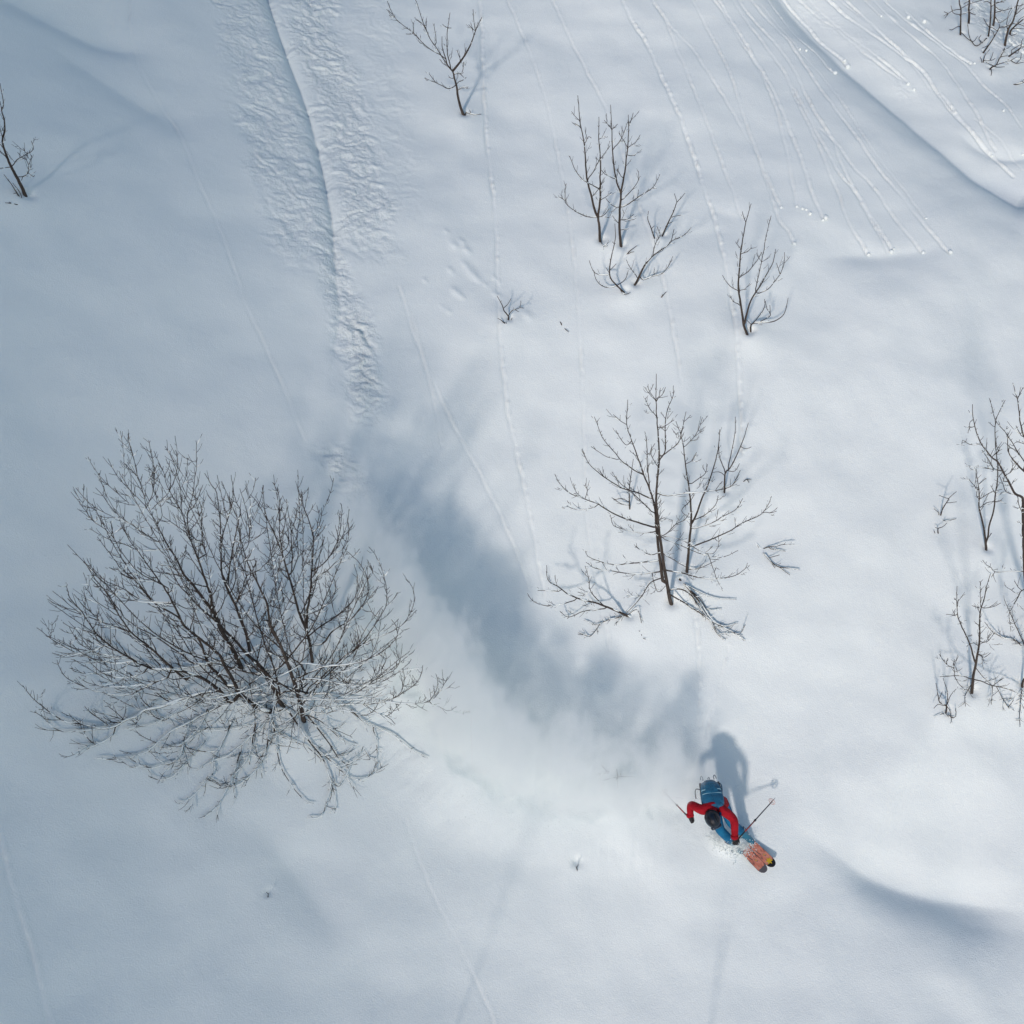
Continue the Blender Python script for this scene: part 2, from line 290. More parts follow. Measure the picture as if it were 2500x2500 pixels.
# trees: name, label, category, [stems (radius px, depth drift, trace)], [branches trace]
BIG = dict(stems=[
 (9.5, 0, "D 675,935 640,780 600,640 545,480 500,360 440,230 395,140 B 395,1150 340,1020 280,900 235,810 195,690 165,560 150,440"),
 (7.5, .1, "D 740,450 720,300 690,190 640,70 B 640,1110 600,970 570,870 525,720 490,620 440,500 380,390 310,270 250,200"),
 (7.5, .1, "D 230,360 205,230 160,110 B 120,1150 60,1030 20,920 A 1760,1210 1752,950 1745,750 1715,540 1660,450 1615,370"),
 (10, .15, "D 165,500 60,290 0,195 A 1690,1560 1590,1430 1500,1310 1430,1230 1380,1120 1300,990 1230,860 1180,760 1115,670"),
 (9.5, -.05, "D 470,840 400,860 290,820 200,750 130,690 C 1890,700 1840,600 1780,500 1740,420 1640,330 A 1560,1780 1440,1680 1380,1560 1300,1400 1240,1310 1150,1190 1050,1050 960,930 910,800"),
 (9, -.1, "D 480,800 440,690 380,560 300,470 210,390 120,290 C 1700,120 1560,0 A 1480,1420 1400,1330 1330,1200 1290,1100"),
 (8, -.15, "D 160,700 80,780 0,700 C 1700,690 1600,620 1480,575 1330,540 1180,540 1100,510 980,450 850,370 780,320 690,240 620,140 560,50 500,-20 A 455,1430 425,1305"),
 (6, 0, "C 1830,700 1730,580 1650,500 1560,280 1450,180 1380,90 1230,0 A 1130,1430 1010,1280 900,1190 840,1110 760,1000 695,915"),
 (6, .1, "A 1690,1560 1660,1400 1600,1230 1550,1080 1490,930 1470,800 1470,710 1530,640 1600,470"),
 (5.5, .1, "B 735,1360 740,1200 760,1080 770,950 780,800 790,640 780,520 750,420 700,290 665,180 655,35"),
 (5.5, -.1, "C 1480,650 1370,560 1250,450 1130,340 1000,240 900,110 840,0 A 840,1500 780,1400 680,1290 610,1170 580,1130"),
 (7, -.25, "C 1760,700 1700,730 1600,740 1480,780 1380,810 1250,860 1110,890 1020,950 930,980 850,1030 740,1050 600,1020 440,995 330,940 200,840 130,780 55,680"),
 ], br="""C 1640,500 1500,480 1400,400 1280,320 1160,240 1040,180 920,90 A 900,1560 830,1490 740,1390 640,1270
C 850,1040 810,1120 690,1185 610,1130 560,1060 545,970
C 720,1180 600,1220 520,1240
C 740,1050 600,1065 500,1070 400,1075 320,1040 250,970 155,905
C 930,980 850,950 780,930 660,915
C 930,980 840,900 790,860
C 1320,600 1200,650 1080,710 960,760 830,755 700,730 560,680 440,620 380,550 348,460
C 1180,660 1000,685 850,690 740,690 600,650 535,605
C 1110,530 1100,560 1000,605 900,615 780,590 690,540 630,470 600,410
C 1020,470 850,490 700,460 560,420 420,350 270,260 175,185
C 900,440 740,410 600,380 500,360 380,310 275,255
C 980,490 830,560 700,575 590,575 470,530
C 800,340 700,330 620,300 560,260 530,220
C 780,330 660,380 560,330 500,260 455,180
C 690,240 560,200 480,185 400,140
C 1000,450 800,440 600,400 430,425 305,400
C 1760,850 1600,930 1480,1000 1350,1060 1230,1150 1130,1240 1020,1280 900,1310 680,1305
C 1640,860 1610,960 1580,1020 1480,1130 1380,1200 1290,1220 1215,1200
C 1580,1030 1480,1120 1440,1180 1400,1260 1350,1330 1250,1360 1150,1390 1000,1380 900,1330 825,1295
C 1620,1150 1500,1280 1420,1380 1340,1460 1230,1490 1130,1455
C 1490,1000 1440,1130 1420,1250 1340,1360 1250,1440
C 1850,980 1760,1180 1690,1310 1680,1440 1600,1540 1500,1640 1400,1695 1355,1665
D 410,820 400,900 385,1060 365,1170 310,1300 230,1385 120,1465 0,1465 C 1750,1540 1660,1490
C 1920,1250 1850,1470 1780,1610 1720,1720 1600,1820
D 280,960 260,1060 250,1130 210,1250 90,1400 100,1520 110,1560 85,1625
D 530,830 620,960 700,1080 790,1190 850,1290 890,1430 880,1530 850,1590 840,1660 790,1720 700,1720
D 892,1430 920,1520 925,1600 935,1650 885,1680
D 690,870 780,990 880,1120 960,1240 1050,1290 1120,1220 1155,1140
D 1050,1300 1010,1380 960,1465 900,1435
D 780,1160 880,1250 1000,1360 1090,1410 1200,1390 1310,1305
D 700,880 830,950 930,1040 1010,1110 1100,1135
D 415,900 440,1060 460,1200 490,1320 560,1440 640,1540 700,1600 750,1605
D 860,720 960,790 1080,870 1150,930 1260,990 1370,1030 1480,1110 1560,1180 1680,1235
D 1230,985 1265,1110 1260,1240 1190,1240
D 490,700 600,685 720,710 860,710 1000,720 1180,740 1300,765 1400,750 1500,690 1590,620 1630,540 1640,480
D 690,850 780,815 900,795 1050,800 1200,800 1330,775 1480,790 1600,790 1690,770 1750,680 1760,610 1745,550
D 1690,790 1780,820 1850,850 1915,815
D 1690,770 1740,740 1810,640 1845,575
D 1180,810 1260,860 1350,890 1420,830 1450,800
D 1320,880 1380,920 1415,960
D 590,620 700,590 830,600 960,630 1100,640 1250,650 1380,660
D 760,660 840,580 930,500 1040,400 1150,310 1250,265 1380,210 1430,180 1500,120 1560,0 B 1655,1060 1630,980 1580,925
D 590,600 760,520 850,490 960,480 1100,460 1260,400 1370,320 1430,240 1420,160 1385,110
D 690,680 800,590 900,500 1010,400 1100,340 1200,220 1290,90 1340,0 B 1420,1040 1400,920 1360,800 1310,700 1265,650
B 790,1500 880,1470 960,1370 1100,1280 1190,1180 1250,1080 1260,960 1230,860 1160,760 1080,690
B 740,1420 790,1380 900,1300 1010,1230 1090,1160 1160,1050 1170,920 1140,800
D 800,640 950,640 1060,600 1200,610 1330,560 1440,480 1470,340
D 960,715 1080,710 1180,650 1300,560 1400,500 1500,420 1565,370
D 1290,540 1340,440 1335,380
D 1400,745 1460,700 1490,600 1475,510
B 780,860 870,800 950,700 1010,560 1030,400 1035,320 1020,275
B 940,710 1030,680 1080,610 1095,530 1092,445
B 785,530 840,470 855,400 860,315
B 820,480 840,380 820,295
B 600,900 610,750 600,600 590,450 570,330 560,240
B 610,870 660,720 650,560 675,400 665,310 640,270
B 525,720 500,530 505,420 500,280 490,190 440,95
B 200,690 240,600 235,450 200,280 160,150
B 235,640 245,500 250,300 245,220
B 130,1130 180,1020 220,900 300,860 400,780 460,700 490,620
B 60,1000 65,890 90,720 120,560 150,430 165,330 125,260 85,35
B 560,860 480,830 400,780
B 440,500 380,490 310,440 260,390
B 540,690 580,620 570,500 545,400 520,320
B 680,1240 800,1210 900,1150 970,1060 980,960 960,920
B 700,1250 850,1290 1000,1230 1100,1140
B 760,1090 800,1010 830,900 900,860 1000,770 1090,700
A 1110,665 980,630 850,530 740,420 700,380
A 1115,660 1020,560 930,470 850,370 785,245
A 1112,650 1080,510 1040,400 1010,260 970,130 955,35
A 1130,640 1170,540 1185,430 1180,300 1150,180 1135,85
A 1150,690 1230,610 1310,530 1370,380 1380,250 1362,170
A 1090,520 1030,400 930,285
A 1210,850 1090,830 970,800 870,760 720,690 620,620 510,495
A 1270,950 1230,960 1130,910 1000,820 900,750 800,650 740,560 680,495
A 1215,800 1250,730 1220,600 1180,530 1155,440
A 1480,900 1420,710 1350,580 1290,470 1260,360 1215,280
A 1420,700 1405,500 1370,340 1310,175
A 1470,700 1510,570 1530,400 1545,300 1540,90
A 1600,980 1580,970 1430,860 1330,790 1260,740
A 1640,1090 1600,980 1590,800 1590,700 1560,600 1470,530
A 1310,1020 1190,1025 1050,1030 930,980 800,940 630,845
A 1330,1370 1220,1310 1120,1260 1030,1200 960,1120 880,1010 840,930 740,785
A 840,930 820,850 805,780
A 840,930 760,850 660,780 590,690 540,610
A 1320,1480 1180,1470 1040,1440 950,1380 850,1330 760,1290 680,1210 625,1160
A 1330,1500 1190,1480 1040,1470 900,1430 780,1370 650,1330 555,1320
A 960,1730 830,1680 720,1640 640,1560 600,1470 590,1420
A 870,1600 790,1540 690,1470 620,1390 585,1340
A 1000,1740 900,1700 750,1650 580,1590 440,1540 270,1455
A 560,1580 480,1520 400,1450 310,1380
A 1440,1235 1360,1230 1260,1250 1210,1240
A 1740,1200 1830,1140 1900,1000 1932,800
A 1752,950 1850,640 1860,530
A 1745,720 1820,690 1850,620""")

# slimmer stems that fill the crown of the big tree, from its foot to its rim
_rs = np.random.default_rng(23)
for _i, (_x, _y) in enumerate([(120, 1470), (165, 1330), (225, 1230), (290, 1150), (345, 1190), (405, 1120), (470, 1190), (530, 1160), (575, 1240), (640, 1190), (700, 1240), (735, 1200), (790, 1270), (850, 1330),
        (905, 1400), (935, 1480), (985, 1540), (1030, 1630), (960, 1690), (880, 1740), (1000, 1590), (250, 1690), (180, 1610), (140, 1560), (300, 1780), (390, 1830), (480, 1880), (560, 1850), (640, 1900), (700, 1840), (790, 1860), (860, 1800), (330, 1600), (260, 1500)]):
    _b = [(585, 1600), (640, 1640), (690, 1700), (745, 1700), (610, 1680), (740, 1620)][_i % 6]
    _l = math.hypot(_x - _b[0], _y - _b[1]); _bow = (.10 + .10 * _rs.random()) * _l
    _p = [(_b[0] + (_x - _b[0]) * f + _rs.normal(0, 5), _b[1] + (_y - _b[1]) * f + _bow * math.sin(math.pi * min(1, f * 1.05)) ** 1 + _rs.normal(0, 5)) for f in (0, .2, .4, .6, .8)] + [(_x, _y)]
    BIG['br'] += '\nP ' + ' '.join('%.0f,%.0f' % q for q in _p)

TREES = [
 ('tree', 'large many-stemmed bare tree, the biggest in view, snow on its spreading boughs', 'tree', 12, BIG['stems'], BIG['br']),
 ('tree', 'tall bare tree with two dark trunks in mid slope, uphill of the skier', 'tree', 15, [
   (7, 0, "M 990,1640 960,1500 935,1340 915,1200 900,1080 890,960 890,890 905,720 908,620 898,450 888,300 890,90"),
   (6, .12, "M 935,1505 918,1370 900,1240 888,1080 875,970 845,870 805,770 770,670 725,540 690,430 697,265")],
   """M 860,935 770,895 660,860 560,800 480,740 430,690 390,595
M 800,770 740,740 660,680 600,610 540,540 510,480 472,380
M 870,1030 790,950 700,870 640,820 590,750
M 890,1130 780,1095 680,1065 580,1020 500,970 410,935 300,890 240,830 205,765
M 410,935 425,880 412,830
M 400,935 350,890 333,830
M 500,980 430,1000 350,1005 285,980
M 890,1155 780,1160 680,1140 600,1110 580,1040
M 650,670 560,650 500,615 450,580
M 890,890 960,910 1080,895 1200,885 1320,870 1400,840 1455,740
M 910,1190 960,1165 1020,1105 1080,1075 1110,1030
M 910,1190 990,1190 1080,1220 1180,1280 1270,1300 1310,1240 1305,1180
M 930,1200 1040,1240 1180,1300 1300,1330 1380,1310 1440,1280
M 945,1415 1060,1430 1180,1465 1300,1470 1420,1450 1490,1400 1503,1365
M 925,1345 800,1360 700,1370 600,1375 500,1350 430,1320 412,1285
M 930,1420 860,1430 740,1440 600,1420 480,1400 415,1360
M 945,1460 850,1500 790,1590 740,1650 690,1700 620,1770
M 985,1540 1060,1545 1120,1580 1180,1660 1250,1750 1300,1840 1355,1890
M 985,1580 1090,1640 1180,1700 1290,1770 1400,1830 1490,1890
M 1300,1840 1410,1840 1460,1835 1490,1780
M 930,1300 1000,1340 1050,1370 1100,1400
M 908,650 960,620 1040,550 1070,440 1090,345
M 905,680 950,600 950,450 965,330 1000,250 1005,170
M 845,870 830,700 825,560 812,480
M 900,460 950,440 1010,400
M 895,380 850,330 812,255
M 890,270 850,220 832,175
M 890,265 930,230 952,180
M 725,540 690,570 650,530 617,470
M 690,430 650,410 600,365
M 900,720 850,620 880,560
M 880,1090 940,1060 1000,1080
M 920,1290 850,1310 790,1280 750,1250
M 860,1450 900,1560 950,1520
M 780,1590 740,1590 690,1585
M 1230,1280 1300,1480 1335,1540"""),
 ('tree', 'slim bare tree standing just right of the two dark trunks', 'tree', 15, [
   (5, .1, "M 1095,1425 1110,1250 1125,1080 1115,900 1095,770 1080,650 1065,540 1022,410"),
   (3.5, 0, "M 1125,1100 1150,1060 1190,950 1240,830 1280,700 1305,600 1318,465")],
   """M 1075,590 1140,520 1175,460 1200,385
M 1110,840 1170,800 1220,760 1235,700
M 1112,1250 1150,1245 1260,1205 1380,1150 1480,1090 1590,1040 1640,980 1665,915
M 1610,1020 1660,1025 1700,1015
M 1125,1140 1250,1100 1340,1050 1430,1000 1472,930
M 1130,1080 1220,1040 1290,970 1307,910
M 1085,690 1130,680 1160,620
M 1060,540 1050,480 1020,500
M 1120,950 1060,1010 1110,1060
M 1100,1410 1180,1400 1290,1350"""),
 ('shrub', 'low snow-laden shrub whose stems droop downhill beside the two dark trunks', 'shrub', 10, [
   (3.5, -.2, "M 1050,1480 1110,1540 1190,1640 1260,1740 1340,1790 1440,1770")],
   """M 1070,1500 1180,1560 1290,1600 1430,1610
M 1120,1550 1180,1600 1240,1680 1330,1675
M 1190,1640 1250,1720 1290,1810 1340,1860
M 1100,1530 1140,1600 1160,1650
M 1250,1730 1340,1800 1430,1840 1470,1860"""),
 ('sapling', 'small bare sapling with three upright forks right of the slim tree', 'sapling', 12, [
   (3.2, .1, "M 1348,890 1355,760 1390,720 1440,620 1480,520 1510,420")],
   """M 1355,750 1315,650 1310,560 1318,470
M 1370,735 1400,600 1420,480 1422,380
M 1365,745 1420,745 1450,695
M 1350,770 1310,750 1270,755
M 1460,590 1500,595 1530,582
M 1350,860 1390,850 1440,800"""),
 ('sapling', 'single thin sapling stem half hidden behind the left boughs of the two-trunked tree', 'sapling', 10, [
   (2.2, 0, "M 710,1000 708,880 720,770 735,665")], """M 708,880 680,850
M 710,960 660,930 600,940
M 712,975 650,965 590,925"""),
 ('fallen_bough', 'dark bough half buried in snow reaching left below the two-trunked tree', 'bough', 5, [
   (4, -.1, "M 705,1725 600,1680 500,1640 380,1610 290,1570 220,1520 160,1480 150,1380")],
   """M 540,1660 450,1560 435,1480 410,1385
M 450,1560 400,1570 360,1560
M 360,1610 240,1645 130,1650 60,1620 25,1580
M 690,1715 560,1750 480,1780 400,1750
M 560,1670 400,1690 300,1730 240,1690
M 300,1720 290,1740
M 250,1560 180,1550 90,1550
M 690,1720 760,1680 790,1770
M 520,1760 480,1820 440,1860 365,1835"""),
 ('twig', 'bare forked twig lying out of the snow right of the slim tree', 'twig', 5, [
   (2.2, -.2, "M 1580,1255 1640,1330 1700,1385 1780,1400 1855,1410")],
   """M 1620,1260 1690,1250 1750,1240 1820,1238
M 1640,1330 1690,1400
M 1700,1380 1790,1445
M 1640,1265 1700,1275 1760,1285
M 1650,1330 1720,1310"""),
 ('sapling', 'bare two-stemmed sapling with one low bough swept left, upper middle', 'sapling', 12, [
   (5, 0, "Q 415,1135 408,1020 400,950 415,800 415,650 418,540 405,370 405,200"),
   (4.5, .1, "Q 400,950 380,915 350,800 320,680 305,540 295,400 265,240 247,40")],
   """Q 395,955 340,950 270,930 190,880 155,830 155,705
Q 160,830 110,800
Q 420,745 350,710 280,665 230,600 185,495
Q 320,670 370,600 400,540 490,415
Q 355,800 400,745 430,690
Q 415,820 460,800 500,765
Q 270,240 230,200 200,160
Q 300,410 325,350 350,360
Q 285,300 260,270 225,250
Q 410,365 455,345
Q 415,545 385,505
Q 412,1120 440,1170 470,1165
Q 410,960 450,930 480,890"""),
 ('sapling', 'straight bare sapling right beside the two-stemmed one, forked high up', 'sapling', 12, [
   (5, 0, "Q 570,1170 560,1050 562,900 570,780 540,690 515,560 505,400 500,270 493,110"),
   (3.5, -.05, "Q 570,785 575,740 590,660 605,560 620,430 628,300 625,185")],
   """Q 628,270 650,220 662,170
Q 565,885 630,850 700,800 790,745 830,700 862,630
Q 575,830 640,760 700,680 700,605
Q 562,890 500,860 460,815
Q 510,440 570,370 620,240
Q 620,430 680,390 715,335
Q 620,430 590,380 555,320
Q 500,290 475,260 445,225
Q 505,295 545,255
Q 530,670 450,630 425,600
Q 615,490 660,490 682,480
Q 560,970 620,965 668,930
Q 565,1040 600,1045 630,1035
Q 580,660 540,590
Q 800,735 840,735
Q 555,1010 520,960 508,940"""),
 ('shrub', 'thin bare shrub with a tall middle stem below the straight sapling', 'shrub', 8, [
   (3, 0, "Q 600,1520 540,1465 490,1400 490,1300 510,1200 530,1100 525,1000")],
   """Q 490,1385 400,1380 360,1350 332,1275
Q 530,1475 450,1475 390,1430 365,1350
Q 540,1465 600,1420 625,1350
Q 560,1500 600,1530 640,1515
Q 490,1380 460,1330
Q 500,1340 535,1300"""),
 ('shrub', 'bare shrub leaning right with forked upper stems next to the straight sapling', 'shrub', 8, [
   (4, -.05, "Q 672,1460 710,1390 750,1310 810,1240 880,1190 940,1140 968,1040")],
   """Q 700,1405 640,1330 612,1270
Q 710,1395 740,1420 800,1395 880,1370 930,1310 958,1245
Q 805,1240 830,1150 860,1080 840,1020
Q 920,1150 980,1115 1050,1080 1097,1030
Q 815,1390 820,1340"""),
 ('sapling', 'short leaning bare sapling poking out of the snow behind the leaning shrub', 'sapling', 8, [
   (3, .1, "Q 880,1095 920,1000 960,920 990,840 1020,810 1050,770")], """Q 990,840 970,775
Q 940,950 1000,940 1022,935
Q 920,1000 960,985"""),
 ('twig', 'single curved twig standing in the snow left of the short leaning sapling', 'twig', 8, [
   (2, 0, "Q 822,1110 790,1020 770,960 778,905")], "Q 800,1030 820,1015"),
 ('sapling', 'bare sapling with several upright curving stems, right of centre in the upper half', 'sapling', 12, [
   (4.5, 0, "Q 1515,1830 1490,1760 1470,1620 1450,1480 1455,1380 1465,1230 1490,1070 1505,990 1545,850"),
   (3.5, .05, "Q 1497,1760 1510,1680 1550,1560 1610,1470 1660,1380 1710,1290 1728,1190")],
   """Q 1575,1510 1610,1340 1640,1200 1660,1080 1695,940
Q 1580,1530 1670,1490 1730,1420 1785,1330 1795,1215
Q 1455,1400 1520,1360 1580,1290 1625,1215
Q 1455,1505 1390,1470 1350,1420 1330,1385
Q 1465,1610 1410,1580 1385,1535
Q 1760,1370 1735,1295
Q 1500,990 1480,910
Q 1465,1225 1510,1210 1550,1180
Q 1470,1190 1430,1140
Q 1455,1500 1510,1490"""),
 ('shrub', 'little bare shrub with sideways stems at the foot of the curving sapling', 'shrub', 8, [
   (2.5, -.05, "Q 1543,1810 1545,1755 1600,1740 1700,1735 1775,1695 1805,1640 1822,1555")],
   """Q 1560,1745 1640,1640 1645,1565
Q 1610,1735 1690,1685 1665,1640 1650,1580
Q 1545,1755 1510,1720
Q 1690,1685 1685,1610"""),
 ('sapling', 'dark bare sapling with a wide fork at the top edge of the slope', 'sapling', 12, [
   (5.5, 0, "T 1115,1355 1060,1180 1040,1040 1010,920 990,840 930,770 910,700 870,570 865,430"),
   (4, -.05, "T 990,840 1080,730 1160,610 1220,480 1260,360 1335,205")],
   """T 1255,370 1240,250 1230,110
T 1250,375 1180,290
T 930,770 870,680 800,570 720,450 680,350 630,230 590,100 540,-40
T 900,690 850,650 740,590 640,510 530,390 420,310 330,230 270,140 220,15
T 970,800 930,640 925,470 935,330 960,150
T 1035,1015 940,1045 860,1010 790,970 710,865
T 790,980 660,920
T 1000,860 1080,870 1110,830 1120,730
T 1080,870 1130,920
T 1055,1065 1110,1025 1170,1035
T 1035,975 1120,940
T 1005,940 950,910
T 800,545 790,420 768,290
T 690,380 630,280 560,225
T 680,330 680,220
T 310,220 240,180
T 280,170 210,110
T 530,400 525,270
T 530,400 440,400
T 1090,720 1040,590
T 1120,690 1150,560
T 930,340 870,285
T 935,345 975,330
T 930,775 880,750 840,700"""),
 ('twig', 'crooked twig at the foot of the wide-forked sapling by the top edge', 'twig', 0, [
   (2.2, -.1, "T 1140,1360 1150,1325 1240,1350 1320,1345")], "T 1200,1335 1190,1295"),
 ('sapling', 'dark bare sapling leaning out of the left edge of the picture', 'sapling', 10, [
   (6, 0, "L 335,1600 260,1430 200,1320 150,1220 100,1120 60,1000 30,880 65,740 55,600 20,480 45,380 0,120")],
   """L 210,1350 300,1350 370,1300 380,1200 415,1070
L 165,1220 220,1130 320,1070 435,990 410,880
L 140,1225 60,1230 0,1245 -80,1220
L 100,1130 40,1050 -60,960
L 40,880 0,720 -30,600
L 370,1300 440,1350 450,1330
L 380,1200 320,1090
L 300,1340 280,1400
L 350,1060 300,970
L 60,1000 10,930 -60,900
L 400,1270 405,1180
L 25,480 0,360"""),
 ('twig', 'pair of straight twigs beside the trunk of the left-edge sapling', 'twig', 0, [
   (2, 0, "L 245,1600 150,1450 50,1320")], """L 290,1630 250,1540 165,1430
L 215,1585 180,1570"""),
 ('twig', 'short twig lying in the snow below the left-edge sapling', 'twig', 0, [(1.8, -.1, "L 215,1715 150,1700 65,1690")], "L 160,1703 120,1680"),
 ('sapling', 'tall slim bare sapling forking low in a narrow V near the right edge', 'sapling', 10, [
   (4, 0, "E 561,2031 550,1900 515,1700 485,1580 485,1450 475,1330 455,1200 462,1130"),
   (3.2, .08, "E 556,1960 580,1880 600,1740 640,1620 660,1430 680,1300 685,1150 670,1000 655,800 655,640 595,405")],
   """E 657,640 765,425
E 487,1490 560,1440 650,1400 730,1380
E 490,1585 560,1530 640,1515 730,1505
E 478,1330 555,1265
E 470,1390 375,1270
E 485,1480 460,1450 470,1360
E 655,720 585,660
E 660,1430 610,1340
E 585,1900 620,1850"""),
 ('tree', 'big bare tree reaching into the picture from the right edge with many crooked twigs', 'tree', 12, [
   (9, 0, "P 2545,1560 2520,1490 2505,1420 2500,1330 2498,1240 E 950,1470 890,1440 860,1410 800,1300 740,1190 690,1090 620,1040 560,960 500,880 450,740 420,600 415,470"),
   (7, .1, "P 2505,1400 2530,1250 2520,1120 E 1000,1000 980,860 950,760 920,640 895,420 845,240"),
   (4, 0, "E 1030,1230 960,1180 890,1110 830,1040 795,950 793,770")],
   """E 735,1185 600,1160 460,1145 345,1130
E 500,900 380,900 310,855 300,910
E 1000,1130 900,980 800,820 665,650
E 895,415 955,290
E 740,1320 760,1240 830,1190 885,1110
E 890,1440 780,1410 740,1330 700,1230
E 440,720 385,720 365,780
E 620,1040 690,970 710,930
E 560,940 570,880
E 640,1150 580,1050 515,960
E 900,1440 910,1540 960,1670
P 2520,1400 2500,1395 F 830,315 740,315 625,320 590,280 540,250 500,200
P 2515,1440 F 900,510 860,580 800,690 770,760 790,930
F 940,1100 830,850 780,740 725,610
P 2530,1500 F 915,1065 840,1020 720,1000 600,930 520,835
F 860,550 780,495
F 880,500 825,415
F 625,320 590,375
E 950,830 880,700
E 960,900 900,870 860,890
E 430,640 385,660 380,720"""),
 ('sapling', 'bare sapling with brown trunk and two long upright stems low on the right', 'sapling', 10, [
   (5, 0, "F 390,1560 400,1420 430,1260 465,1060 470,870 475,720 510,620 540,470 580,340"),
   (3.2, .1, "F 425,1270 390,1130 370,1060 310,930 250,790 235,650 238,465")],
   """F 395,1430 310,1390 210,1385 60,1395
F 210,1385 205,1310 130,1270 55,1165
F 205,1310 210,1215
F 210,1385 250,1460 315,1530
F 405,1425 480,1440 580,1480 700,1505 840,1550 930,1600
F 650,1510 700,1610 760,1700 825,1740
F 425,1300 500,1390 600,1490
F 470,1040 540,1040 630,935
F 485,695 600,680 685,640
F 480,700 475,420
F 455,1160 490,1180 520,1250
F 395,1460 320,1590 325,1700
F 600,1500 590,1680
F 480,700 390,665
F 245,770 125,755
F 255,830 290,840
F 240,700 252,600
F 470,850 425,845
F 610,1480 720,1405
F 770,1700 815,1635
F 470,1090 410,1050 335,1085
F 120,1260 145,1205
F 460,1170 520,1195 580,1150"""),
 ('shrub', 'small tangled snow-covered shrub in the lower right corner group', 'shrub', 5, [
   (2.4, 0, "F 125,1760 130,1690 60,1660 45,1600 20,1460")], """F 130,1690 140,1560 95,1410
F 140,1680 170,1590 230,1520
F 130,1700 40,1680 0,1720
F 120,1760 60,1785 0,1815
F 130,1760 180,1810 225,1800 225,1720
F 45,1640 85,1550
F 130,1690 170,1760 180,1860
F 100,1740 150,1810"""),
 ('sprout', 'thin forked sprout sticking out of a snow mound left of the V-forked sapling', 'sprout', 8, [
   (2, 0, "E 75,1660 95,1590 150,1500 170,1465 242,1405")], """E 155,1485 55,1445
E 78,1650 0,1590
E 145,1530 245,1515
E 85,1720 160,1715 240,1695"""),
 ('sprout', 'tiny sprout just below the forked sprout on the right', 'sprout', 5, [(1.8, 0, "E 45,1850 45,1800 90,1785 140,1740")], """E 45,1845 0,1825
E 48,1800 15,1790"""),
 ('sapling', 'drooping snowy stem at the right edge below the brown-trunked sapling', 'sapling', 8, [
   (4.5, 0, "F 905,1500 915,1440 960,1350 990,1200")], """F 905,1495 890,1650 880,1800 885,1905
F 880,1850 840,1840"""),
 ('tree', 'leftmost straight trunk of the grove in the top right corner', 'tree', 8, [
   (2.7, 0, "G 395,750 400,500 405,200 375,80 365,-60 355,-500 340,-900")], """G 395,190 250,220 130,290 40,340
G 390,540 280,600 200,640 160,625
G 410,180 440,160 600,80 860,0
G 410,690 540,820 640,890
G 130,290 60,390
G 130,280 40,250
G 400,310 330,310 230,270 190,120"""),
 ('tree', 'thick short-looking trunk second from left in the top right grove', 'tree', 8, [
   (3.6, 0, "G 570,500 580,300 570,200 590,0 605,-400 620,-900")], """G 570,230 490,290 370,310
G 575,210 620,220 650,170
G 590,260 680,310 720,310
G 590,40 520,50 460,90"""),
 ('tree', 'slender trunk with a looping low branch, middle of the top right grove', 'tree', 8, [
   (3, 0, "G 990,780 1020,600 1040,400 1050,200 1050,0 1065,-400 1080,-900")], """G 1000,760 900,870 780,970 700,970 600,830 570,700 550,500
G 1010,570 950,510 890,390
G 1010,560 1100,610 1180,660
G 1050,70 960,30 890,50
G 850,900 790,830 840,750
G 640,890 700,870 770,770
G 1050,150 1130,90 1250,40 1370,10"""),
 ('tree', 'dark trunk standing close right of the slender looping-branch trunk', 'tree', 8, [
   (3.4, 0, "G 1095,550 1120,400 1130,200 1130,0 1145,-400 1170,-900")], """G 1140,330 1200,470 1260,480 1380,400
G 1135,260 1270,240 1450,190 1600,140
G 1130,60 1230,40 1330,50
G 1140,120 1200,190 1270,220"""),
 ('tree', 'leaning dark trunk with a pale joint, right side of the top right grove', 'tree', 8, [
   (4, 0, "G 1345,980 1380,800 1430,600 1500,500 1560,330 1610,100 1660,-100 1720,-500 1780,-900")], """G 1400,640 1390,480 1440,260 1500,170
G 1500,520 1600,500 1760,560
G 1600,130 1680,120 1780,70
G 1570,330 1680,220 1790,150
G 1340,1000 1330,1080 1250,1220 1200,1320"""),
 ('tree', 'forked dark trunk slanting right at the edge of the top right grove', 'tree', 8, [
   (3.6, -.1, "G 1455,740 1480,650 1600,530 1756,400 1900,280 2050,100")], """G 1490,640 1560,610 1756,620
G 1460,760 1530,750 1600,720
G 1600,530 1650,420 1780,340"""),
 ('bough', 'long slanting bough rising from the snow in the top right grove', 'bough', 6, [
   (2.6, 0, "G 880,1135 1000,970 1120,780 1230,580 1220,520")], """G 1230,570 1330,590 1420,540
G 1000,970 930,1000 870,1025
G 1120,780 1100,700 1060,650
G 1180,680 1220,600 1340,560 1480,550"""),
 ('bough', 'lowest dark bough poking out below the top right grove', 'bough', 6, [
   (3, -.1, "G 1020,1490 1080,1430 1160,1390 1250,1220 1330,1080")], """G 1160,1390 1330,1340 1500,1280 1600,1220
G 1110,1440 1230,1440 1340,1430
G 1080,1500 1050,1620
G 1260,1215 1400,1195
G 1130,1420 1010,1370 940,1330"""),
 ('bough', 'crossed dark boughs at the right edge under the top right grove', 'bough', 6, [
   (3, -.1, "G 1430,1210 1600,1090 1690,1020 1760,1000 1850,960")], """G 1430,1115 1560,1030 1720,940
G 1610,1200 1640,1090 1690,1020
G 1370,1270 1480,1300 1590,1360 1756,1330
G 1590,1350 1680,1270 1700,1140
G 1690,1000 1700,900 1730,840"""),
 ('twig', 'lone twig entering at the right edge below the top right grove', 'twig', 6, [(2.2, 0, "G 1555,1815 1650,1795 1760,1765 1900,1740")], "G 1690,1780 1750,1700"),
